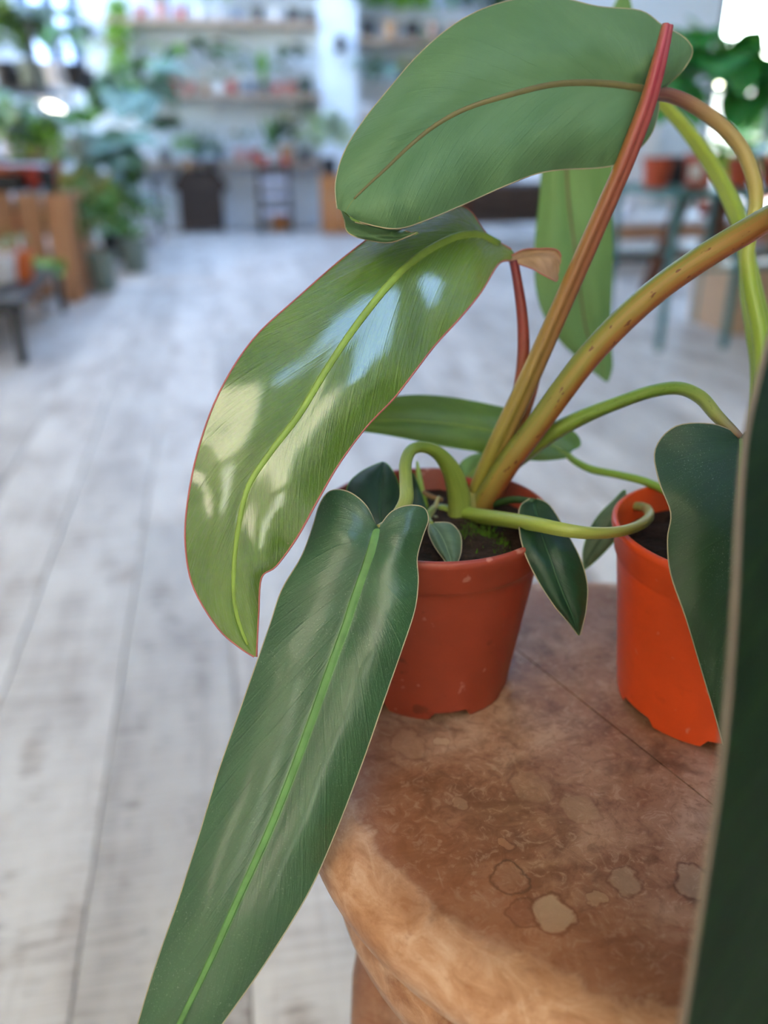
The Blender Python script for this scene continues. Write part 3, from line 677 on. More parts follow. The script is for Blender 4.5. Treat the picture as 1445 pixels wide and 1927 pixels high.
# spike, dry bits
stem('bud', [(800,955,.418,7),(794,925,.420,6),(788,893,.422,5),(785,868,.424,2)], stem_mat('bud_green', [(0, '#8aa838'), (1, '#a0b850')]), plantA)
stem('stalk_stub', [(795,925,.416,4),(812,935,.417,5),(832,940,.419,4)], plain('dry_stalk', '#8a6a4a'), plantA)
stem('stalk_stub', [(800,985,.40,4),(815,960,.408,5),(826,935,.415,3)], plain('pale_stalk', '#a8a070'), plantA)
stem('cataphyll', [(868,905,.428,6),(884,908,.426,9),(896,925,.424,10),(898,950,.422,8)], plain('red_cataphyll', '#9a3420', .5), plantA)
stem('crown', [(862,985,.425,16),(875,965,.424,28),(895,945,.423,31),(920,930,.423,26),(940,915,.424,10)], stem_mat('crown_stem', [(0, '#6a7a34'), (1, '#8a7a3a')], .6, '#5a3a1c', .6), plantA)
# i: pale leaf behind the stems ; j: curled little leaf
stI = [((872,905),(876,906),(880,905),.430,0,0), ((862,885),(885,893),(912,896),.436,0,.002), ((872,866),(900,880),(935,884),.442,0,.002), ((900,853),(925,865),(952,868),.447,0,.001), ((938,848),(950,853),(962,856),.452,0,0), ((975,842),(976,843),(977,844),.456,0,0)]
leaf, mid = blade(stI, [HANG, UNDER, MARG_G], plantA, bow=.002, seed=9); leaf['label'] = 'pale little leaf behind the stems'
midrib(mid, .0008, .0004, plain('pale_midrib', '#9dbb55'), leaf, i0=1, i1=-3)
stJ = [((808,984),(813,986),(818,983),.376,0,0), ((806,1000),(825,1000),(848,985),.372,.001,.003), ((813,1020),(835,1018),(866,1006),.368,.001,.004), ((824,1038),(842,1036),(868,1034),.365,.0,.003), ((836,1054),(848,1054),(862,1056),.363,0,.001), ((848,1077),(850,1078),(852,1077),.359,0,0)]
leaf, mid = blade(stJ, [GREY, SMALL, MARG_Y], plantA, bow=.002, seed=10); leaf['label'] = 'tiny curled leaf lying on the soil'
stem('petiole', [(813,986,.376,4),(805,970,.39,5),(815,955,.408,5)], GREENP, leaf)

# ---- plant in the orange pot
stB = [((1243,173),(1238,178),(1240,187),.386,0,0), ((1285,132),(1232,176),(1238,215),.383,.001,.001), ((1303,97),(1222,173),(1224,255),.380,.004,.001), ((1288,71),(1205,168),(1192,290),.377,.006,.001), ((1247,48),(1180,164),(1155,311),.374,.008,.001),
 ((1205,20),(1140,159),(1110,317),.370,.010,.001), ((1125,12),(1090,157),(1060,319),.365,.011,.0), ((1040,-6),(1030,162),(1010,327),.359,.012,.0), ((950,3),(960,179),(950,350),.353,.012,-.001), ((870,36),(880,204),(890,377),.347,.012,-.002),
 ((795,95),(820,236),(840,399),.342,.011,-.002), ((731,168),(770,276),(795,417),.338,.010,-.002), ((680,232),(725,319),(762,428),.335,.008,-.001), ((646,290),(690,351),(735,430),.333,.006,0), ((631,345),(662,379),(705,425),.332,.003,.001), ((634,392),(650,400),(672,416),.333,.001,.001)]
tipB = [((640,392),(655,408),(668,418),.334,0,0), ((648,415),(680,424),(705,426),.336,.003,0), ((655,438),(700,438),(735,431),.339,.003,-.001), ((690,451),(728,443),(758,433),.341,.002,-.001), ((735,456),(750,446),(768,436),.341,.001,0), ((786,437),(787,438),(788,439),.339,0,0)]
leaf, mid = blade(stB, [UNDER, MIDG, MARG_Y], plantB, extra=[(tipB, .001)], bow=.007, wav=.006, seed=11)
leaf['label'] = 'large leaf seen from its dull green underside'
midrib(mid, .0026, .0004, plain('brown_midrib', '#6a6440', .5, .3, .15, 40), leaf, flat=.6, i1=-6)
stem('petiole', [(1230,176,.383,12),(1262,180,.387,13),(1300,196,.390,13.5),(1352,232,.394,13.5),(1392,275,.397,13.5),(1416,330,.399,13.5),(1423,380,.401,13),(1414,430,.402,13),(1406,480,.402,13),(1412,540,.402,14),(1428,620,.400,15),(1436,720,.395,15),(1430,840,.388,15),(1402,985,.381,14)],
     stem_mat('brown_petiole', [(0, '#5f3030'), (.06, '#75483c'), (.14, '#94784e'), (.32, '#a0924e'), (.5, '#86a02c'), (1, '#7a9a2a')], 0, streak='#b0a878', sk=.3), leaf, n=18, sub=6)
stG = [((1119,72),(1121,80),(1127,72),.53,0,0), ((1085,30),(1119,86),(1150,20),.532,.004,.004), ((1056,-15),(1116,97),(1177,-15),.534,.006,.006), ((1032,42),(1105,122),(1193,50),.536,.006,.006), ((1025,150),(1085,202),(1180,160),.54,.004,.004), ((1021,260),(1067,292),(1158,272),.545,.003,.003),
 ((1016,362),(1070,382),(1151,372),.55,.002,.004), ((1006,470),(1082,472),(1153,480),.552,.002,.004), ((1012,560),(1093,562),(1149,590),.553,.002,.004), ((1045,630),(1106,632),(1150,650),.554,.001,.003), ((1096,682),(1126,682),(1152,690),.555,0,.002), ((1140,718),(1142,719),(1144,718),.556,0,0)]
leaf, mid = blade(stG, [HANG, MIDG, MARG_G], plantB, bow=.004, wav=.003, seed=12); leaf['label'] = 'blurred pale leaf hanging straight down behind'
midrib(mid, .0016, .0005, plain('brown_midrib', '#6f6a40'), leaf, flat=.7, i1=-6)
stem('petiole', [(1121,80,.532,8),(1165,118,.522,9),(1215,165,.51,10.5),(1255,203,.50,11.5),(1300,255,.488,13),(1345,320,.475,14.5),(1378,385,.462,15.5),(1398,440,.452,15),(1406,490,.445,16),(1414,550,.436,21),(1426,620,.426,23),(1432,700,.416,20),(1425,830,.40,18),(1396,990,.384,16)],
     stem_mat('yellow_green_petiole', [(0, '#828c30'), (.3, '#86962c'), (.6, '#7c942e'), (1, '#6c8c24')], .1, '#6a5a20', .4, '#b4c05a', .25), leaf, n=20, groove=.28, ga=.5, sub=6)
stHz = [((1066,850),(1072,858),(1064,862),.448,0,0), ((1092,838),(1060,851),(1030,866),.449,.002,-.002), ((1080,813),(1040,840),(1000,866),.45,.006,-.003), ((1040,796),(1000,827),(960,862),.45,.008,-.003), ((985,777),(940,813),(900,850),.449,.009,-.003), ((900,757),(870,801),(840,840),.446,.009,-.003), ((820,745),(800,793),(775,827),.443,.008,-.003), ((750,746),(730,791),(715,816),.44,.006,-.002), ((690,765),(675,795),(670,810),.437,.003,-.001), ((630,799),(630,800),(631,801),.434,0,0)]
leaf, mid = blade(stHz, [MIDG, UNDER, MARG_G], plantB, bow=.002, seed=13); leaf['label'] = 'mid-green leaf lying level behind the stems'
midrib(mid, .0007, .0003, plain('pale_midrib', '#9dbb55'), leaf, i0=2, i1=-5)
stem('petiole', [(1068,856,.448,6),(1085,870,.446,7),(1115,884,.441,7.5),(1160,893,.434,7.5),(1210,905,.426,8),(1255,925,.418,8),(1320,965,.402,8),(1380,1000,.384,8)], stem_mat('thin_petiole', [(0, '#6f9438'), (1, '#84a840')]), leaf)

# ============================================================ shop furniture
def cam_px(p):
    v = Vector(p)-EYE; d = FW.dot(v); return 722.5+FPX*RT.dot(v)/d, 963.5-FPX*UP.dot(v)/d
SHELFW = wood('shelf_wood', '#8f7866', '#b39c88', 0); TAN = wood('tan_board', '#a06c48', '#bf8e68', 2, .6); DKW = wood('dark_brown_wood', '#352a26', '#56473f', 0)
ORW = wood('orange_crate_wood', '#a8683a', '#cf9258', 2); BRW = wood('brown_trestle_wood', '#4a2a1a', '#6a4028', 2); PALEW = wood('pale_bench_wood', '#a8744e', '#c49672', 0)
BLACK = plain('black_metal', '#17181b', .45, .5, .1); DGREY = plain('dark_grey_metal', '#3a3d42', .5, .5, .1); GREENM = plain('green_painted_metal', '#3f6f70', .45, .5, .1)
WHITEP = plain('white_glaze', '#e4e2e2', .3, .5, .03); PALEL = plain('lavender_white_paint', '#c9c8d8', .6, .3, .05)

def wall_shelf(name, label, x0, x1, z, d=.22, th=.035):
    t = empty(name, ((x0+x1)/2, WY1-d/2, z), label, 'shelf', None)
    L = x1-x0
    MB().box((0, 0, -th/2), (L, d, th)).build('shelf_board', SHELFW, t, smooth=False, loc=(0, 0, 0))
    for s in (-.38, .0, .38):
        b = MB(); b.box((s*L, d/2-.008, -th-.06), (.025, .016, .12)); b.box((s*L, 0, -th-.006), (.025, d*.8, .012)); b.bar((s*L, d/2-.012, -th-.115), (s*L, -d*.3, -th-.01), .014)
        b.build('bracket', WHITEP, t, smooth=False, loc=(0, 0, 0))
    return t
S_TOP, S_MID, S_LOW = 1.422, .958, .497
wall_shelf('wall_shelf', 'long wooden wall shelf nearest the top of the picture, left of the white pillar', -.62, .86, S_TOP)
wall_shelf('wall_shelf', 'long wooden wall shelf midway up the back wall, lined with little red pots', -.66, .86, S_MID)
wall_shelf('wall_shelf', 'lowest wooden wall ledge above the dark arch-topped crate', -.60, .86, S_LOW)
wall_shelf('wall_shelf', 'wooden wall shelf of bushy plants right of the white pillar', 1.15, 2.45, 1.33)
wall_shelf('wall_shelf', 'lower wooden wall shelf right of the white pillar, behind the big leaf', 1.15, 2.45, .80)

# black sconce lamps
def sconce(x, z, label):
    t = empty('wall_lamp', (x, 0, z), label, 'lamp'); 
    return t
def make_sconce(p, label):
    t = empty('wall_lamp', p, label, 'lamp')
    MB().box((0, -.008, 0), (.06, .016, .09)).build('back_plate', BLACK, t, smooth=False, loc=(0, 0, 0))
    MB().tube([(0, -.016, .01), (0, -.05, .02)], [.008]*2, 10).build('arm', BLACK, t, loc=(0, 0, 0))
    MB().lathe([(.026, -.055), (.034, -.05), (.034, .05), (.028, .055), (.0, .055)], 20, (0, -.062, 0), cap0=True).build('lamp_shade', BLACK, t, loc=(0, 0, 0))
make_sconce(Vector((onY(638, 84, WY1-.18).x, WY1-.18, onY(638, 84, WY1-.18).z)), 'black cylinder wall lamp on the white pillar')
make_sconce(Vector((onY(164, 60, WY1).x, WY1, onY(164, 60, WY1).z)), 'black cylinder wall lamp on the wall beside the window')

# dark slatted crate with a chamfered top, under the ledge
a0, a1 = onY(341, 425, 6.9).x, onY(423, 425, 6.9).x; ac = (a0+a1)/2; aw = a1-a0
t = empty('arch_crate', (ac, 6.95, 0), 'dark brown slatted crate with a chamfered arch top against the back wall', 'crate')
nz = 8
for i in range(nz):
    z = .02+i*.052; w = aw if i < 5 else aw-(i-4.4)*.085
    MB().box((0, -.09, z+.021), (w, .014, .042)).build('slat', DKW, t, smooth=False, loc=(0, 0, 0))
for s in (-1, 1):
    MB().box((s*(aw/2-.012), .0, .14), (.024, .16, .28)).build('side_board', DKW, t, smooth=False, loc=(0, 0, 0))
    b = MB(); b.bar((s*(aw/2-.012), 0, .275), (s*(aw/2-.13), 0, .43), .02, .16); b.build('side_board', DKW, t, smooth=False, loc=(0, 0, 0))
MB().box((0, 0, .438), (aw-.24, .2, .02)).build('top_board', DKW, t, smooth=False, loc=(0, 0, 0))
MB().box((0, .075, .22), (aw-.05, .012, .4)).build('back_board', DKW, t, smooth=False, loc=(0, 0, 0))

# step stool with lavender-white treads
b0, b1 = onY(489, 425, 6.85).x, onY(549, 425, 6.85).x; bc = (b0+b1)/2; bw = b1-b0
t = empty('step_stool', (bc, 6.85, 0), 'small dark step stool with pale treads carrying two red pots', 'step stool')
for s in (-1, 1):
    b = MB(); b.bar((s*(bw/2-.012), -.12, 0), (s*(bw/2-.012), -.02, .45), .022); b.bar((s*(bw/2-.012), .14, 0), (s*(bw/2-.012), .04, .45), .022)
    b.build('side_frame', DKW, t, smooth=False, loc=(0, 0, 0))
for z in (.15, .265, .365):
    MB().box((0, -.04-(.45-z)*.16, z), (bw-.05, .09, .03)).build('tread', PALEL, t, smooth=False, loc=(0, 0, 0))
MB().box((0, .01, .458), (bw, .14, .02)).build('top_board', DKW, t, smooth=False, loc=(0, 0, 0))
MB().box((.03, .05, .07), (bw-.13, .04, .13)).build('basket_front', ORW, t, smooth=False, loc=(0, 0, 0))

# orange crate at the pillar
t = empty('wooden_crate', (.965, 6.72, 0), 'upright orange wooden crate at the foot of the white pillar', 'crate')
for i in range(4):
    MB().box((-.105+i*.07, -.1, .20), (.062, .012, .39)).build('board', ORW, t, smooth=False, loc=(0, 0, 0))
for i in range(3):
    MB().box((-.136, -.06+i*.07, .20), (.012, .062, .39)).build('board', ORW, t, smooth=False, loc=(0, 0, 0))
    MB().box((.136, -.06+i*.07, .20), (.012, .062, .39)).build('board', ORW, t, smooth=False, loc=(0, 0, 0))
MB().box((0, .01, .402), (.29, .235, .014)).build('top_board', ORW, t, smooth=False, loc=(0, 0, 0))
for z in (.06, .34): MB().box((0, -.112, z), (.28, .012, .04)).build('batten', ORW, t, smooth=False, loc=(0, 0, 0))

# left: planter bench of upright tan boards with a black tray on top
PB = Vector((-.93, 4.24, 0))
t = empty('plank_bench', PB, 'bench of upright tan boards under the black plant tray at the left edge', 'bench')
for i in range(7):
    x = .27-i*.115
    MB().box((x, -.12+.004*(i % 2), .235), (.098, .018, .46+.012*(i % 3))).build('board', TAN, t, smooth=False, loc=(0, 0, 0))
for i in range(4):
    MB().box((.318, -.09+.075+i*.112, .235), (.018, .098, .46)).build('board', TAN, t, smooth=False, loc=(0, 0, 0))
MB().box((-.08, .16, .40), (.77, .50, .02)).build('top_board', DKW, t, smooth=False, loc=(0, 0, 0))
for x in (.29, -.46):
    for y in (-.09, .42): MB().box((x, y, .195), (.03, .03, .39)).build('leg', DKW, t, smooth=False, loc=(0, 0, 0))
TRZ = .478
t = empty('plant_tray', (-1.03, 4.28, TRZ-.002), 'shallow black tray of plants on the plank bench', 'tray')
b = MB(); b.box((0, 0, .006), (.5, .34, .012))
for s in (-1, 1): b.box((s*.245, 0, .035), (.01, .34, .07)); b.box((0, s*.165, .035), (.5, .01, .07))
b.build('tray_body', BLACK, t, smooth=False, loc=(0, 0, 0))

# left front: low black metal bench
t = empty('low_metal_bench', (-1.0, 3.45, 0), 'low black metal bench at the left edge with orange and white bowls', 'bench')
for i in range(6):
    MB().box((-.20+i*.105, 0, .20), (.085, .95, .016)).build('slat', BLACK, t, smooth=False, loc=(0, 0, 0))
for y in (-.46, .46): MB().box((.06, y, .183), (.62, .025, .018)).build('rail', BLACK, t, smooth=False, loc=(0, 0, 0))
for x in (-.22, .34):
    for y in (-.45, .45): MB().box((x, y, .0875), (.026, .026, .175)).build('leg', BLACK, t, smooth=False, loc=(0, 0, 0))

# left rear: metal plant rack
RK = Vector((-1.12, 5.55, 0))
t = empty('plant_rack', RK, 'tall dark grey metal rack crowded with plants before the window', 'rack')
for x in (-.30, .32):
    for y in (-.55, .55): MB().box((x, y, .60), (.022, .022, 1.2)).build('upright', DGREY, t, smooth=False, loc=(0, 0, 0))
RZ = (.22, .58, .92)
for z in RZ:
    MB().box((.01, 0, z-.01), (.58, 1.06, .02)).build('shelf_board', DGREY, t, smooth=False, loc=(0, 0, 0))
for i in range(2):
    MB().box((.325, -.40+i*.12, .40), (.016, .10, .33)).build('side_board', TAN, t, smooth=False, loc=(0, 0, 0))
# lit tube under the rack's top shelf
t2 = empty('grow_light', (0, 0, 0), 'bright white tube grow light under the top rack shelf', 'lamp')
p = Vector((-.93, 5.0, .895)); q = Vector((-.83, 5.5, .895))
ga, gb = onY(80, 190, 4.98), onY(118, 212, 4.98)
emt = NT('lit_tube'); emt.fin(col('#fff6e8'), .4); emt.b.inputs['Emission Color'].default_value = col('#fff4e0'); emt.b.inputs['Emission Strength'].default_value = 9
MB().tube([ga, gb], [.017]*2, 16).build('tube', emt.m, t2)
MB().box((ga+gb)/2+Vector((0, .0, .028)), (abs(gb.x-ga.x)+.05, .05, .02)) .build('fixture', WHITEP, t2, smooth=False)
glow_pt = onY(185, 384, 5.35)
t3 = empty('glow_globe', (glow_pt.x, glow_pt.y, glow_pt.z), 'small glowing globe standing in for a bright spot among the left-hand plants', 'lamp')  # glowing globe added for a bright spot of unknown source
MB().lathe([(.0, -.026), (.014, -.022), (.024, -.01), (.026, 0), (.024, .01), (.014, .022), (.008, .03)], 20, cap0=False).build('globe', emt.m, t3, loc=(0, 0, 0))
MB().tube([(0, 0, .028), (0, 0, .19)], [.004]*2, 8).build('cord', BLACK, t3, loc=(0, 0, 0))
MB().lathe([(.011, .026), (.011, .05), (.0, .052)], 14).build('socket', BLACK, t3, loc=(0, 0, 0))

# thin dark plant stand near the back left
PS = Vector((-.46, 6.45, 0))
t = empty('plant_stand', PS, 'slim dark metal plant stand near the left end of the back wall', 'stand')
MB().lathe([(0, .40), (.15, .40), (.155, .41), (.15, .42), (0, .42)], 28, cap0=False).build('top', DGREY, t, loc=(0, 0, 0))
for k in range(4):
    a = math.radians(45+90*k); MB().bar((.12*math.cos(a), .12*math.sin(a), .40), (.15*math.cos(a), .15*math.sin(a), 0), .016).build('leg', DGREY, t, smooth=False, loc=(0, 0, 0))
for z in (.14, .27):
    MB().tube([(.145*math.cos(k*math.pi/12), .145*math.sin(k*math.pi/12), z) for k in range(25)], [.005]*25, 8, caps=False).build('ring', DGREY, t, loc=(0, 0, 0))

# right: green metal plant stand
G0 = Vector((1.535, 2.98, 0)); GH = .535
t = empty('metal_plant_stand', (1.98, 2.98, 0), 'green metal plant stand at the right carrying terracotta pots', 'stand')
b = MB()
for y in (-.22, .22): b.box((0, y, GH-.012), (.93, .024, .024))
for x in (-.453, .453): b.box((x, 0, GH-.012), (.024, .42, .024))
b.build('top_frame', GREENM, t, smooth=False, loc=(0, 0, 0))
for i in range(9): MB().box((0, -.19+i*.0475, GH-.006), (.88, .03, .012)).build('slat', GREENM, t, smooth=False, loc=(0, 0, 0))
for x, y in ((-.453, .22), (-.453, -.22), (-.2, -.22), (-.06, .22), (.453, .22), (.453, -.22)):
    MB().box((x, y, (GH-.024)/2), (.02, .02, GH-.024)).build('leg', GREENM, t, smooth=False, loc=(0, 0, 0))
for y in (-.22, .22): MB().box((0, y, .28), (.89, .012, .012)).build('rail', GREENM, t, smooth=False, loc=(0, 0, 0))

# low pale wooden bench beyond it, dark bench, trestle leg table, cardboard box
t = empty('low_wooden_bench', (2.72, 4.75, 0), 'low wooden bench with a white top behind the green stand', 'bench')
MB().box((0, 0, .255), (1.5, .5, .03)).build('bench_top', WHITEP, t, smooth=False, loc=(0, 0, 0))
for y in (-.235, .235): MB().box((0, y, .205), (1.46, .03, .07)).build('apron', PALEW, t, smooth=False, loc=(0, 0, 0))
for x in (-.68, .0, .68):
    for y in (-.2, .2): MB().box((x, y, .085), (.06, .06, .17)).build('leg', PALEW, t, smooth=False, loc=(0, 0, 0))
MB().box((0, -.1, .06), (1.28, .03, .05)).build('stretcher', BRW, t, smooth=False, loc=(0, 0, 0))
t = empty('dark_wooden_bench', (2.0, 5.75, 0), 'dark brown wooden bench between the big leaf and the hanging leaf', 'bench')
for i in range(5): MB().box((0, -.18+i*.09, .375), (.86, .08, .03)).build('slat', DKW, t, smooth=False, loc=(0, 0, 0))
for x in (-.40, .40):
    for y in (-.17, .17): MB().box((x, y, .18), (.06, .06, .36)).build('leg', BRW, t, smooth=False, loc=(0, 0, 0))
for z in (.31, .2): MB().box((0, -.19, z), (.74, .02, .08)).build('rail', DKW, t, smooth=False, loc=(0, 0, 0))
MB().box((0, .19, .25), (.74, .02, .2)).build('back_panel', DKW, t, smooth=False, loc=(0, 0, 0))
t = empty('trestle_table', (2.42, 3.62, 0), 'brown wooden trestle table behind the green stand at the right edge', 'table')
MB().box((.1, 0, .475), (.9, .5, .03)).build('table_top', BRW, t, smooth=False, loc=(0, 0, 0))
for x in (-.3, .48):
    for y, yy in ((-.25, -.15), (.25, .15)): MB().bar((x-.08 if x < 0 else x+.02, y, 0.0), (x, yy, .46), .075, .05).build('leg', BRW, t, smooth=False, loc=(0, 0, 0))
    MB().box((x-.03 if x < 0 else x, 0, .2), (.04, .36, .06)).build('stretcher', BRW, t, smooth=False, loc=(0, 0, 0))
t = empty('cardboard_box', (2.02, 2.62, 0), 'plain beige cardboard box on the floor at the right edge', 'box')
CARD = plain('cardboard', '#b99c82', .8, .2, .08, 30)
bx0 = onz(1372, 632, 0); t.location = (bx0.x+.17, bx0.y+.16, 0)
MB().box((0, 0, .12), (.34, .30, .24)).build('carton', CARD, t, smooth=False, loc=(0, 0, 0))
for s in (-1, 1): MB().box((0, s*.075, .243), (.34, .146, .005)).build('flap', CARD, t, smooth=False, loc=(0, 0, 0))
MB().box((0, 0, .2475), (.34, .05, .002)).build('tape', plain('packing_tape', '#a8865a', .3), t, smooth=False, loc=(0, 0, 0))
# white panel standing against the right part of the back wall
t = empty('white_cabinet', (2.95, 6.86, 0), 'white low cabinet against the back wall behind the green stand', 'cabinet')
MB().box((0, 0, .40), (.95, .5, .80)).build('body', WHITEP, t, smooth=False, loc=(0, 0, 0))
for s in (-1, 1):
    d = MB().box((s*.235, -.258, .40), (.46, .016, .74)).build('door', WHITEP, t, smooth=False, loc=(0, 0, 0))
    MB().box((-s*.02*0+(s*.06), -.272, .5), (.012, .012, .1)).build('handle', DGREY, d, smooth=False, loc=(0, 0, 0))

# ============================================================ shop plants
def bleaf(name, hs, rough=.4, trans=.15): return leaf_mat(name, hs[0], hs[1], hs[2], 14, .1, .2, rough, .45, .15, trans, .06)
LM = {'dark': bleaf('shop_leaf_dark', ('#1c3a24', '#284a2c', '#3f6a3a')), 'mid': bleaf('shop_leaf_mid', ('#34682e', '#457a38', '#6a9a50')),
      'lime': bleaf('shop_leaf_lime', ('#6aa02a', '#84b83c', '#a8c860'), trans=.3), 'grey': bleaf('shop_leaf_grey', ('#5a7a70', '#78968a', '#98b0a4')),
      'pale': bleaf('shop_leaf_pale', ('#98b088', '#b4c4a0', '#c8d4b4')), 'olive': bleaf('shop_leaf_olive', ('#6a6a2a', '#847c34', '#9a9050')),
      'emer': bleaf('shop_leaf_emerald', ('#2c8a44', '#44a85c', '#6ac070'), .35, .25)}
PM_ = {'red': plain('shop_pot_red', '#b8483c', .5), 'pink': plain('shop_pot_pink', '#d0a0a0', .4), 'white': plain('shop_pot_white', '#d8d8de', .35), 'dark': plain('shop_pot_dark', '#2a2a2e', .5),
       'terra': plain('shop_pot_terracotta', '#a8482c', .6), 'grey': plain('shop_pot_greygreen', '#7d8a82', .6), 'tan': plain('shop_pot_tan', '#b08a68', .6), 'orange': plain('shop_pot_orange', '#c8642a', .5), 'blue': plain('shop_pot_bluegrey', '#6a7a94', .5)}
WORDS = {'dark': 'dark green', 'mid': 'mid-green', 'lime': 'lime green', 'grey': 'grey-green', 'pale': 'pale green', 'olive': 'olive', 'emer': 'emerald'}
PWORD = {'red': 'red', 'pink': 'pinkish', 'white': 'white', 'dark': 'black', 'terra': 'terracotta', 'grey': 'grey-green', 'tan': 'tan', 'orange': 'orange', 'blue': 'blue-grey'}
_mc = {}
def leafmesh(shape, colr, droop):
    key = (shape, colr, droop)
    if key in _mc: return _mc[key]
    prof = {'heart': (.42, .5, .47, .38, .24, .0), 'oval': (.04, .26, .33, .30, .18, .0), 'lance': (.03, .11, .14, .12, .07, .0), 'strap': (.025, .035, .036, .032, .02, .0), 'sword': (.05, .07, .075, .07, .05, .0)}[shape]
    n = len(prof); mb = MB()
    for i in range(n):
        s = i/(n-1); x = s; z = -droop*s*s
        if shape == 'heart' and i == 0: x = -.14
        for k in (-1, -.5, 0, .5, 1):
            xx = x if not (shape == 'heart' and i == 0 and k == 0) else 0
            mb.v.append(Vector((xx*(1-.25*droop), prof[i]*k, z+abs(k)*prof[i]*.22)))
    for i in range(n-1):
        for k in range(4):
            q = (i*5+k, (i+1)*5+k, (i+1)*5+k+1, i*5+k+1)
            mb.face(q, 0, [(((j % 5)/4), (j//5)/(n-1)) for j in q])
    _mc[key] = mb.mesh('leaf', LM[colr]); return _mc[key]
def stalkmesh(colr):
    key = ('stalk', colr)
    if key not in _mc: _mc[key] = MB().tube([(0, 0, 0), (0, 0, 1)], [.5]*2, 6).mesh('petiole', LM[colr])
    return _mc[key]
def shoppot(colr, tall=1.0):
    key = ('pot', colr, tall)
    if key not in _mc:
        _mc[key] = MB().lathe([(.36, 0), (.37, .01*tall), (.44, .74*tall), (.50, .75*tall), (.50, .96*tall), (.485, .98*tall), (.455, .96*tall), (.43, .76*tall), (.40, .72*tall)], 20).mesh('pot', PM_[colr], True, 40)
        _mc[('soil', 0)] = _mc.get(('soil', 0)) or MB().lathe([(0, .012), (.2, .015), (.42, 0)], 14, cap0=False).mesh('soil', SOIL)
    return _mc[key]
R = random.Random(11)
def orient(o, d, roll=0.0):
    d = Vector(d).normalized(); q = d.to_track_quat('X', 'Z')
    o.rotation_mode = 'QUATERNION'; o.rotation_quaternion = q @ Matrix.Rotation(roll, 3, 'X').to_quaternion()
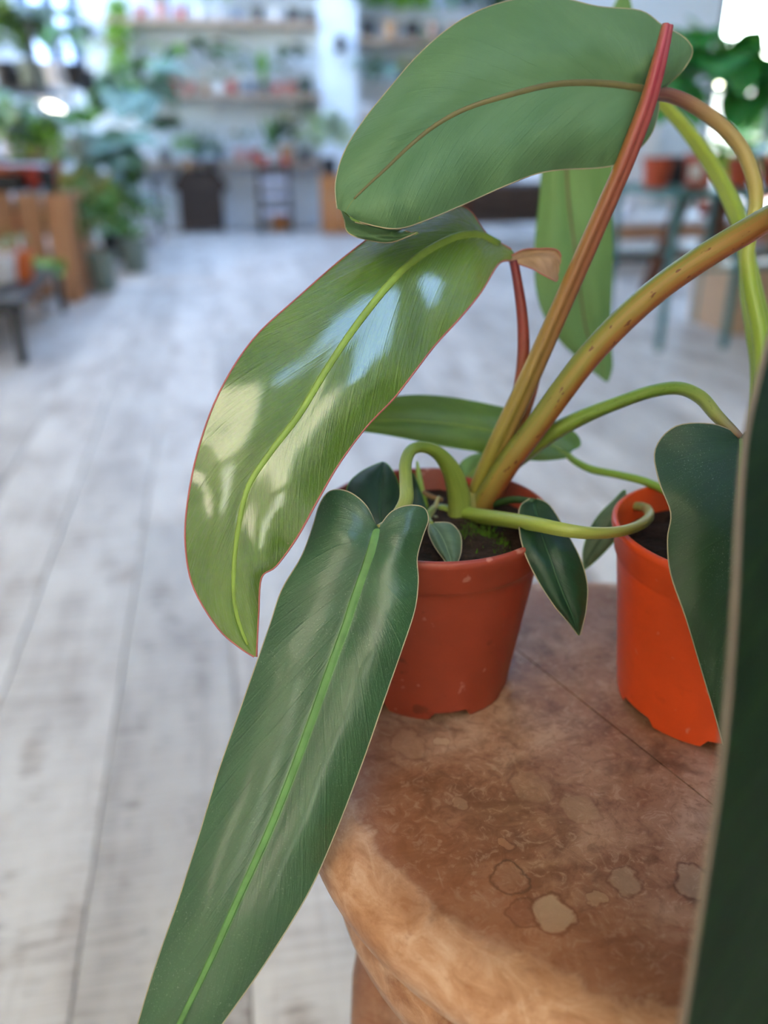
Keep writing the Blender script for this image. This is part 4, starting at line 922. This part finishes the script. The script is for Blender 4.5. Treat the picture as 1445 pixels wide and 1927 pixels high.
def shop_plant(p, label, group, pot='red', pd=.08, colr='mid', kind='oval', h=.2, n=9, tall=.95, spread=.6, name='potted_plant', lf=None, cat='plant'):
    """one potted plant standing at p; pd pot diameter, h height of foliage above the rim"""
    t = empty(name, p, label, cat, group)
    o = link('pot', shoppot(pot, tall), t, loc=(0, 0, 0)); o.scale = (pd,)*3
    o = link('soil', _mc[('soil', 0)], t, loc=(0, 0, pd*tall*.8)); o.scale = (pd,)*3
    z0 = pd*tall*.82
    if kind == 'bushy':
        mb = MB()
        for i in range(n*14):
            a = R.uniform(0, 6.283); e = R.uniform(-.15, 1.5); r = h*(.35+.65*R.random())
            if p.y > 6.5 and math.sin(a) > .1: a = -a
            c = Vector((math.cos(a)*math.cos(e)*r*spread, math.sin(a)*math.cos(e)*r*spread*(.6 if p.y > 6.5 else 1), z0+h*.35+math.sin(e)*r*.65))
            d = Vector((math.cos(a)+R.gauss(0, .5), math.sin(a)+R.gauss(0, .5), R.uniform(-.6, .9))).normalized(); s = h*R.uniform(.10, .2)*(lf or 1)
            w = d.cross(Vector((R.gauss(0, 1), R.gauss(0, 1), R.gauss(0, 1)))).normalized()*s*.4; b = len(mb.v)
            mb.v += [c, c+d*s*.5+w, c+d*s, c+d*s*.5-w]; mb.face((b, b+1, b+2, b+3), 0, ((.5, 0), (1, .5), (.5, 1), (0, .5)))
        o = mb.build('foliage', LM[colr], t, loc=(0, 0, 0)); o['kind'] = 'stuff'
        MB().tube([(0, 0, z0-.01), (0, 0, z0+h*.5)], [.004]*2, 6).build('stem', LM['olive'], t, loc=(0, 0, 0))
        return t
    if kind == 'trail':
        mb = MB()
        for i in range(n):
            a = R.uniform(0, 6.283); x, y, z = 0, 0, z0; 
            rx, ry = math.cos(a)*pd*R.uniform(.5, .9), -abs(math.sin(a))*pd*R.uniform(.5, .8); L = h*R.uniform(.45, 1)
            for j in range(int(L/.02)):
                f = min(1, j/3.0); c = Vector((rx*f+R.gauss(0, .012), ry*f+R.gauss(0, .012), z0+.03*math.sin(min(3.14, j))-max(0, j-2)*.02))
                d = Vector((R.gauss(0, 1), R.gauss(0, 1)-.3, R.gauss(-.3, .6))).normalized(); s = R.uniform(.022, .038)*(lf or 1); w = d.cross(Vector((R.gauss(0, 1), R.gauss(0, 1), .3))).normalized()*s*.4; b = len(mb.v)
                mb.v += [c, c+d*s*.5+w, c+d*s, c+d*s*.5-w]; mb.face((b, b+1, b+2, b+3), 0, ((.5, 0), (1, .5), (.5, 1), (0, .5)))
        o = mb.build('vines', LM[colr], t, loc=(0, 0, 0)); o['kind'] = 'stuff'
        return t
    a0 = R.uniform(0, 6.283)
    for i in range(n):
        a = a0+i*2.4+R.uniform(-.3, .3); f = R.uniform(.55, 1)
        if p.y > 6.5 and math.sin(a) > .1: a = -a if math.sin(a) > .4 else a*0+R.choice((0.0, math.pi))
        if kind in ('strap', 'sword'):
            el = R.uniform(.75, 1.2) if kind == 'strap' else R.uniform(1.25, 1.5)
            o = link('leaf', leafmesh(kind, colr, .55 if kind == 'strap' else .06), t, loc=(math.cos(a)*pd*.1, math.sin(a)*pd*.1, z0))
            orient(o, (math.cos(a)*math.cos(el), math.sin(a)*math.cos(el), math.sin(el))); s = h*f*(1.5 if kind == 'strap' else 1.05); o.scale = (s, s*(lf or 1), s)
        else:
            hz = h*(.25+.6*f); rr = h*spread*R.uniform(.12, .42)
            base = Vector((math.cos(a)*pd*.08, math.sin(a)*pd*.08, z0)); top = Vector((math.cos(a)*rr, math.sin(a)*rr, z0+hz))
            L = h*.46*(lf or 1)*R.uniform(.8, 1.15)
            o = link('leaf', leafmesh(kind, colr, .35), t, loc=top); el = R.uniform(-.55, .35)
            orient(o, (math.cos(a)*math.cos(el), math.sin(a)*math.cos(el), math.sin(el)), R.uniform(-.4, .4)); o.scale = (L,)*3
            s = link('petiole', stalkmesh(colr), o)
            # petiole runs from the crown to the leaf base, expressed in the leaf's own frame
            inv = o.rotation_quaternion.to_matrix().inverted(); v = inv @ (base-top)/L
            s.location = (0, 0, 0); s.rotation_mode = 'QUATERNION'; s.rotation_quaternion = v.normalized().to_track_quat('Z', 'Y')
            s.scale = (.05, .05, v.length)
    return t
ORD = ['first', 'second', 'third', 'fourth', 'fifth', 'sixth', 'seventh', 'eighth', 'ninth', 'tenth', 'eleventh', 'twelfth', 'thirteenth', 'fourteenth']
KW = {'oval': 'oval-leaved', 'heart': 'heart-leaved', 'lance': 'narrow-leaved', 'strap': 'strap-leaved', 'sword': 'sword-leaved', 'bushy': 'bushy', 'trail': 'trailing'}
NAMEK = {'oval': 'potted_plant', 'heart': 'heart_leaf_plant', 'lance': 'potted_plant', 'strap': 'strap_leaf_plant', 'sword': 'sword_leaf_plant', 'bushy': 'bushy_plant', 'trail': 'trailing_plant'}
def row(place, group, z, Y, items, side='left'):
    for i, it in enumerate(items):
        big = 1.3 if Y > 6.9 and z > .45 else 1.0
        px, pot, pd, colr, kind, h = it[:6]; kw = it[6] if len(it) > 6 else {}
        y = Y+R.uniform(-.02, .02); p = onY(px, 300, y); p = Vector((onYz(px, y, z), y, z))
        lab = '%s %s plant in %s pot, %s from %s %s' % (WORDS[colr], KW[kind], PWORD[pot], ORD[i], side, place)
        shop_plant(p, lab, group, pot, pd, colr, kind, h*(big if kind not in ('trail', 'bushy') and h < .3 else 1), name=NAMEK[kind], **{'n': 12 if big > 1 else 9, **kw})
def onYz(px, Y, z):
    # x of the point at depth Y and height z that shows in picture column px
    k = (px-722.5)/FPX
    v0 = Vector((0, Y, z-CAMH)); a = RT.x-k*FW.x; b = RT.dot(v0)-k*FW.dot(v0)
    return -b/a
SY = 7.02
row('on topmost wall shelf', 'plants on the topmost wall shelf', S_TOP, SY, [
 (224, 'dark', .09, 'lime', 'trail', .66, dict(n=16, lf=1.5)), (266, 'red', .075, 'mid', 'oval', .16), (305, 'pink', .11, 'grey', 'strap', .18), (341, 'red', .075, 'mid', 'lance', .2),
 (378, 'white', .085, 'olive', 'lance', .2), (411, 'white', .08, 'pale', 'bushy', .2), (446, 'blue', .08, 'mid', 'oval', .24), (484, 'dark', .09, 'dark', 'bushy', .34, dict(n=14)), (520, 'white', .085, 'dark', 'oval', .28, dict(n=12)), (553, 'dark', .09, 'mid', 'bushy', .3, dict(n=12)), (582, 'dark', .08, 'dark', 'heart', .22)])
row('on midway wall shelf', 'plants on the midway wall shelf', S_MID, SY, [
 (217, 'white', .085, 'pale', 'bushy', .14), (240, 'blue', .075, 'olive', 'lance', .26), (265, 'red', .08, 'dark', 'sword', .3, dict(n=6, lf=1.5)), (300, 'pink', .085, 'lime', 'oval', .14), (330, 'red', .085, 'lime', 'lance', .3, dict(n=6, lf=1.2)), (358, 'red', .075, 'dark', 'oval', .36, dict(n=5)),
 (386, 'tan', .075, 'dark', 'oval', .26, dict(n=8)), (415, 'white', .085, 'grey', 'strap', .14), (437, 'red', .085, 'mid', 'oval', .32, dict(n=5)), (470, 'blue', .085, 'grey', 'oval', .14), (498, 'dark', .075, 'lime', 'sword', .2, dict(n=6)), (522, 'red', .07, 'mid', 'lance', .16), (548, 'terra', .08, 'dark', 'oval', .22), (576, 'dark', .09, 'dark', 'trail', .32)])
row('on lowest wall ledge', 'plants on the lowest wall ledge', S_LOW, SY, [
 (312, 'dark', .09, 'dark', 'heart', .22), (374, 'blue', .08, 'grey', 'strap', .2, dict(n=12)), (414, 'blue', .08, 'grey', 'strap', .18, dict(n=12)), (452, 'pink', .09, 'olive', 'oval', .12), (479, 'red', .085, 'grey', 'lance', .16), (513, 'white', .08, 'mid', 'sword', .34, dict(n=5)), (541, 'tan', .12, 'dark', 'bushy', .2, dict(n=14)), (575, 'dark', .09, 'olive', 'lance', .32)])
def one(px, Y, z, label, *a, **k):
    p = Vector((onYz(px, Y, z), Y, z)); return shop_plant(p, label, k.pop('group', None), *a, **k)
one(355, 6.92, .448, 'bright lime leafy plant on the arch-topped crate, left one', 'tan', .08, 'lime', 'bushy', .17, n=12, name='bushy_plant')
one(397, 6.94, .448, 'bright green leafy plant on the arch-topped crate, right one', 'dark', .07, 'mid', 'bushy', .13, n=10, name='bushy_plant')
one(497, 6.86, .468, 'dark red pot with a small sprout on the step stool, left one', 'red', .07, 'mid', 'oval', .1, n=5)
one(538, 6.86, .468, 'dark red pot with a trailing sprout on the step stool, right one', 'red', .07, 'dark', 'oval', .12, n=5)
one(620, 6.66, .409, 'pale bushy plant in a black pot on the orange crate', 'dark', .13, 'pale', 'bushy', .34, n=18, name='bushy_plant')
row('on shelf right of pillar', 'plants right of the white pillar', 1.33, SY, [
 (692, 'dark', .12, 'mid', 'bushy', .4, dict(n=16, spread=.4)), (735, 'tan', .11, 'lime', 'bushy', .4, dict(n=20, spread=.4)), (775, 'dark', .12, 'lime', 'bushy', .36, dict(n=18, spread=.4)), (815, 'pink', .1, 'mid', 'trail', .4), (852, 'tan', .1, 'mid', 'oval', .3), (900, 'dark', .12, 'dark', 'bushy', .36, dict(n=16))])
row('on lower shelf right of pillar', 'plants low right of the white pillar', .80, SY, [
 (690, 'white', .1, 'grey', 'lance', .42, dict(n=10)), (725, 'white', .1, 'grey', 'oval', .4, dict(n=10)), (765, 'tan', .1, 'olive', 'lance', .4, dict(n=10)), (810, 'dark', .1, 'mid', 'bushy', .3)])
one(727, 6.78, 0.0, 'tall pale grass-leaved plant on the floor by the white pillar', 'white', .18, 'grey', 'strap', .45, n=16, name='strap_leaf_plant')
# left side
one(198, 4.42, 0, 'leafy dark plant in a large grey-green pot on the floor by the plank bench', 'grey', .145, 'mid', 'bushy', .34, n=18, tall=1.3, name='bushy_plant', lf=.9)
one(256, 5.0, 0, 'dark plant in a round grey-green pot on the floor, farther from the bench', 'grey', .16, 'dark', 'oval', .36, n=14, tall=1.1, lf=.8)
one(292, 6.1, 0, 'small white pot with a green plant near the slim stand', 'white', .11, 'mid', 'oval', .22, n=9)
one(258, 6.45, .42, 'large blue-green leafy plant on the slim dark stand', 'dark', .15, 'grey', 'heart', .62, n=16, spread=.9, name='heart_leaf_plant')
one(228, 6.0, 0, 'tall blue-green heart-leaved plant standing on the floor behind the rack', 'dark', .2, 'grey', 'heart', .6, n=12, spread=.4, tall=1.1, name='heart_leaf_plant')
row('in front row of black tray', 'plants in the black tray', TRZ+.011, 4.2, [
 (8, 'orange', .09, 'lime', 'oval', .18), (38, 'terra', .09, 'mid', 'oval', .26), (66, 'red', .09, 'dark', 'oval', .22), (92, 'dark', .08, 'lime', 'bushy', .2)])
row('in back row of black tray', 'plants in the black tray', TRZ+.011, 4.36, [
 (2, 'red', .09, 'mid', 'heart', .34), (48, 'white', .09, 'grey', 'oval', .3), (98, 'terra', .08, 'mid', 'oval', .3)])
for zi, (z, place, Y) in enumerate(((RZ[0], 'on bottom rack shelf', 5.15), (RZ[1], 'on middle rack shelf', 5.15), (RZ[2], 'on top rack shelf', 5.15))):
    sets = [[(30, 'terra', .12, 'mid', 'oval', .26), (90, 'dark', .12, 'dark', 'oval', .26), (150, 'grey', .12, 'mid', 'bushy', .2)],
            [(22, 'white', .12, 'mid', 'oval', .26), (62, 'tan', .1, 'lime', 'oval', .2), (105, 'white', .11, 'dark', 'bushy', .24), (150, 'grey', .11, 'mid', 'heart', .26)],
            [(12, 'dark', .12, 'dark', 'bushy', .34), (60, 'grey', .13, 'dark', 'heart', .3), (108, 'white', .12, 'dark', 'oval', .36), (146, 'dark', .12, 'grey', 'lance', .24)]][zi]
    sets = [(a, b, c, d, e, f*.68) for a, b, c, d, e, f in sets] if zi < 2 else sets
    row(place, 'plants on the metal rack', z, Y, [(*q, dict(spread=.42)) for q in sets])
    row(place+', rear row', 'plants on the metal rack', z, 5.75, [(px+18, po, pd, c2, kd, h, dict(spread=.42)) for (px, po, pd, _, kd, h), c2 in zip(sets, ('dark', 'grey', 'mid', 'lime'))])
one(176, 5.0, .0, 'olive-leaved plant standing on the floor beside the rack', 'tan', .13, 'olive', 'bushy', .42, n=16, tall=1.1, name='bushy_plant')
one(218, 5.5, .0, 'dark leafy plant on the floor by the rack end', 'dark', .16, 'dark', 'oval', .5, n=18, tall=1.1)
row('on low black bench', 'pots on the low black bench', .209, 3.42, [
 (12, 'white', .11, 'pale', 'oval', .08), (42, 'orange', .11, 'olive', 'oval', .1)])
one(96, 3.82, 0.0, 'lime leaved plant in a white pot in front of the plank bench', 'white', .08, 'lime', 'heart', .2, n=8, name='heart_leaf_plant')
# right side, on the green stand
row('on green metal stand', 'heart-leaved plants on the green stand', GH+.001, 2.92, [
 (1232, 'terra', .105, 'emer', 'heart', .36, dict(n=8, lf=1.1, spread=.38)), (1312, 'terra', .115, 'emer', 'heart', .44, dict(n=10, lf=1.05, spread=.38)), (1388, 'terra', .10, 'emer', 'heart', .34, dict(n=9, lf=1.05, spread=.38)), (1455, 'terra', .11, 'emer', 'heart', .34, dict(n=9, lf=1.05, spread=.38))])
one(1268, 3.12, GH+.001, 'tall heart-leaved plant at the back of the green stand', 'dark', .1, 'emer', 'heart', .5, n=8, lf=.8, spread=.35, name='heart_leaf_plant')
# white label on the second terracotta pot
lp = Vector((onYz(1309, 2.866, GH+.05), 2.864, GH+.055))
tag(MB().box(lp, (.05, .002, .05)).build('pot_label', WHITEP, smooth=False), 'plain white label card standing against a terracotta pot on the green stand', 'label')
# things seen through the stand
row('on low wooden bench', 'pots on the low wooden bench', .271, 4.72, [
 (1275, 'terra', .09, 'mid', 'oval', .14), (1325, 'terra', .09, 'mid', 'oval', .12), (1180, 'white', .1, 'pale', 'oval', .1)])
one(1420, 5.6, 0, 'leafy plant on the floor before the glazed doors', 'terra', .2, 'mid', 'oval', .55, n=14, spread=.35)
one(1362, 6.45, 0, 'lime leafy plant on the floor left of the glazed doors', 'tan', .2, 'lime', 'oval', .6, n=14, spread=.35)
# garden outside
GW = plain('garden_wall', '#d8cdb8', .9)
tag(MB().box((3, 14.5, .6), (16, .2, 1.5)).build('wall_garden', GW, smooth=False), kind='structure')
for i, (x, y, s) in enumerate(((3.4, 10.2, 1.0), (5.2, 10.8, 1.3), (6.6, 10.0, 1.0), (-1.6, 11.0, 1.2))):
    shop_plant(Vector((x, y, -.08)), ['round garden shrub outside the glazed doors, left one', 'round garden shrub outside the glazed doors, middle one', 'round garden shrub outside the glazed doors, right one', 'garden shrub outside the left window'][i], None, 'terra', .4*s, 'lime' if i % 2 else 'mid', 'bushy', .9*s, n=30, name='garden_shrub', cat='shrub')
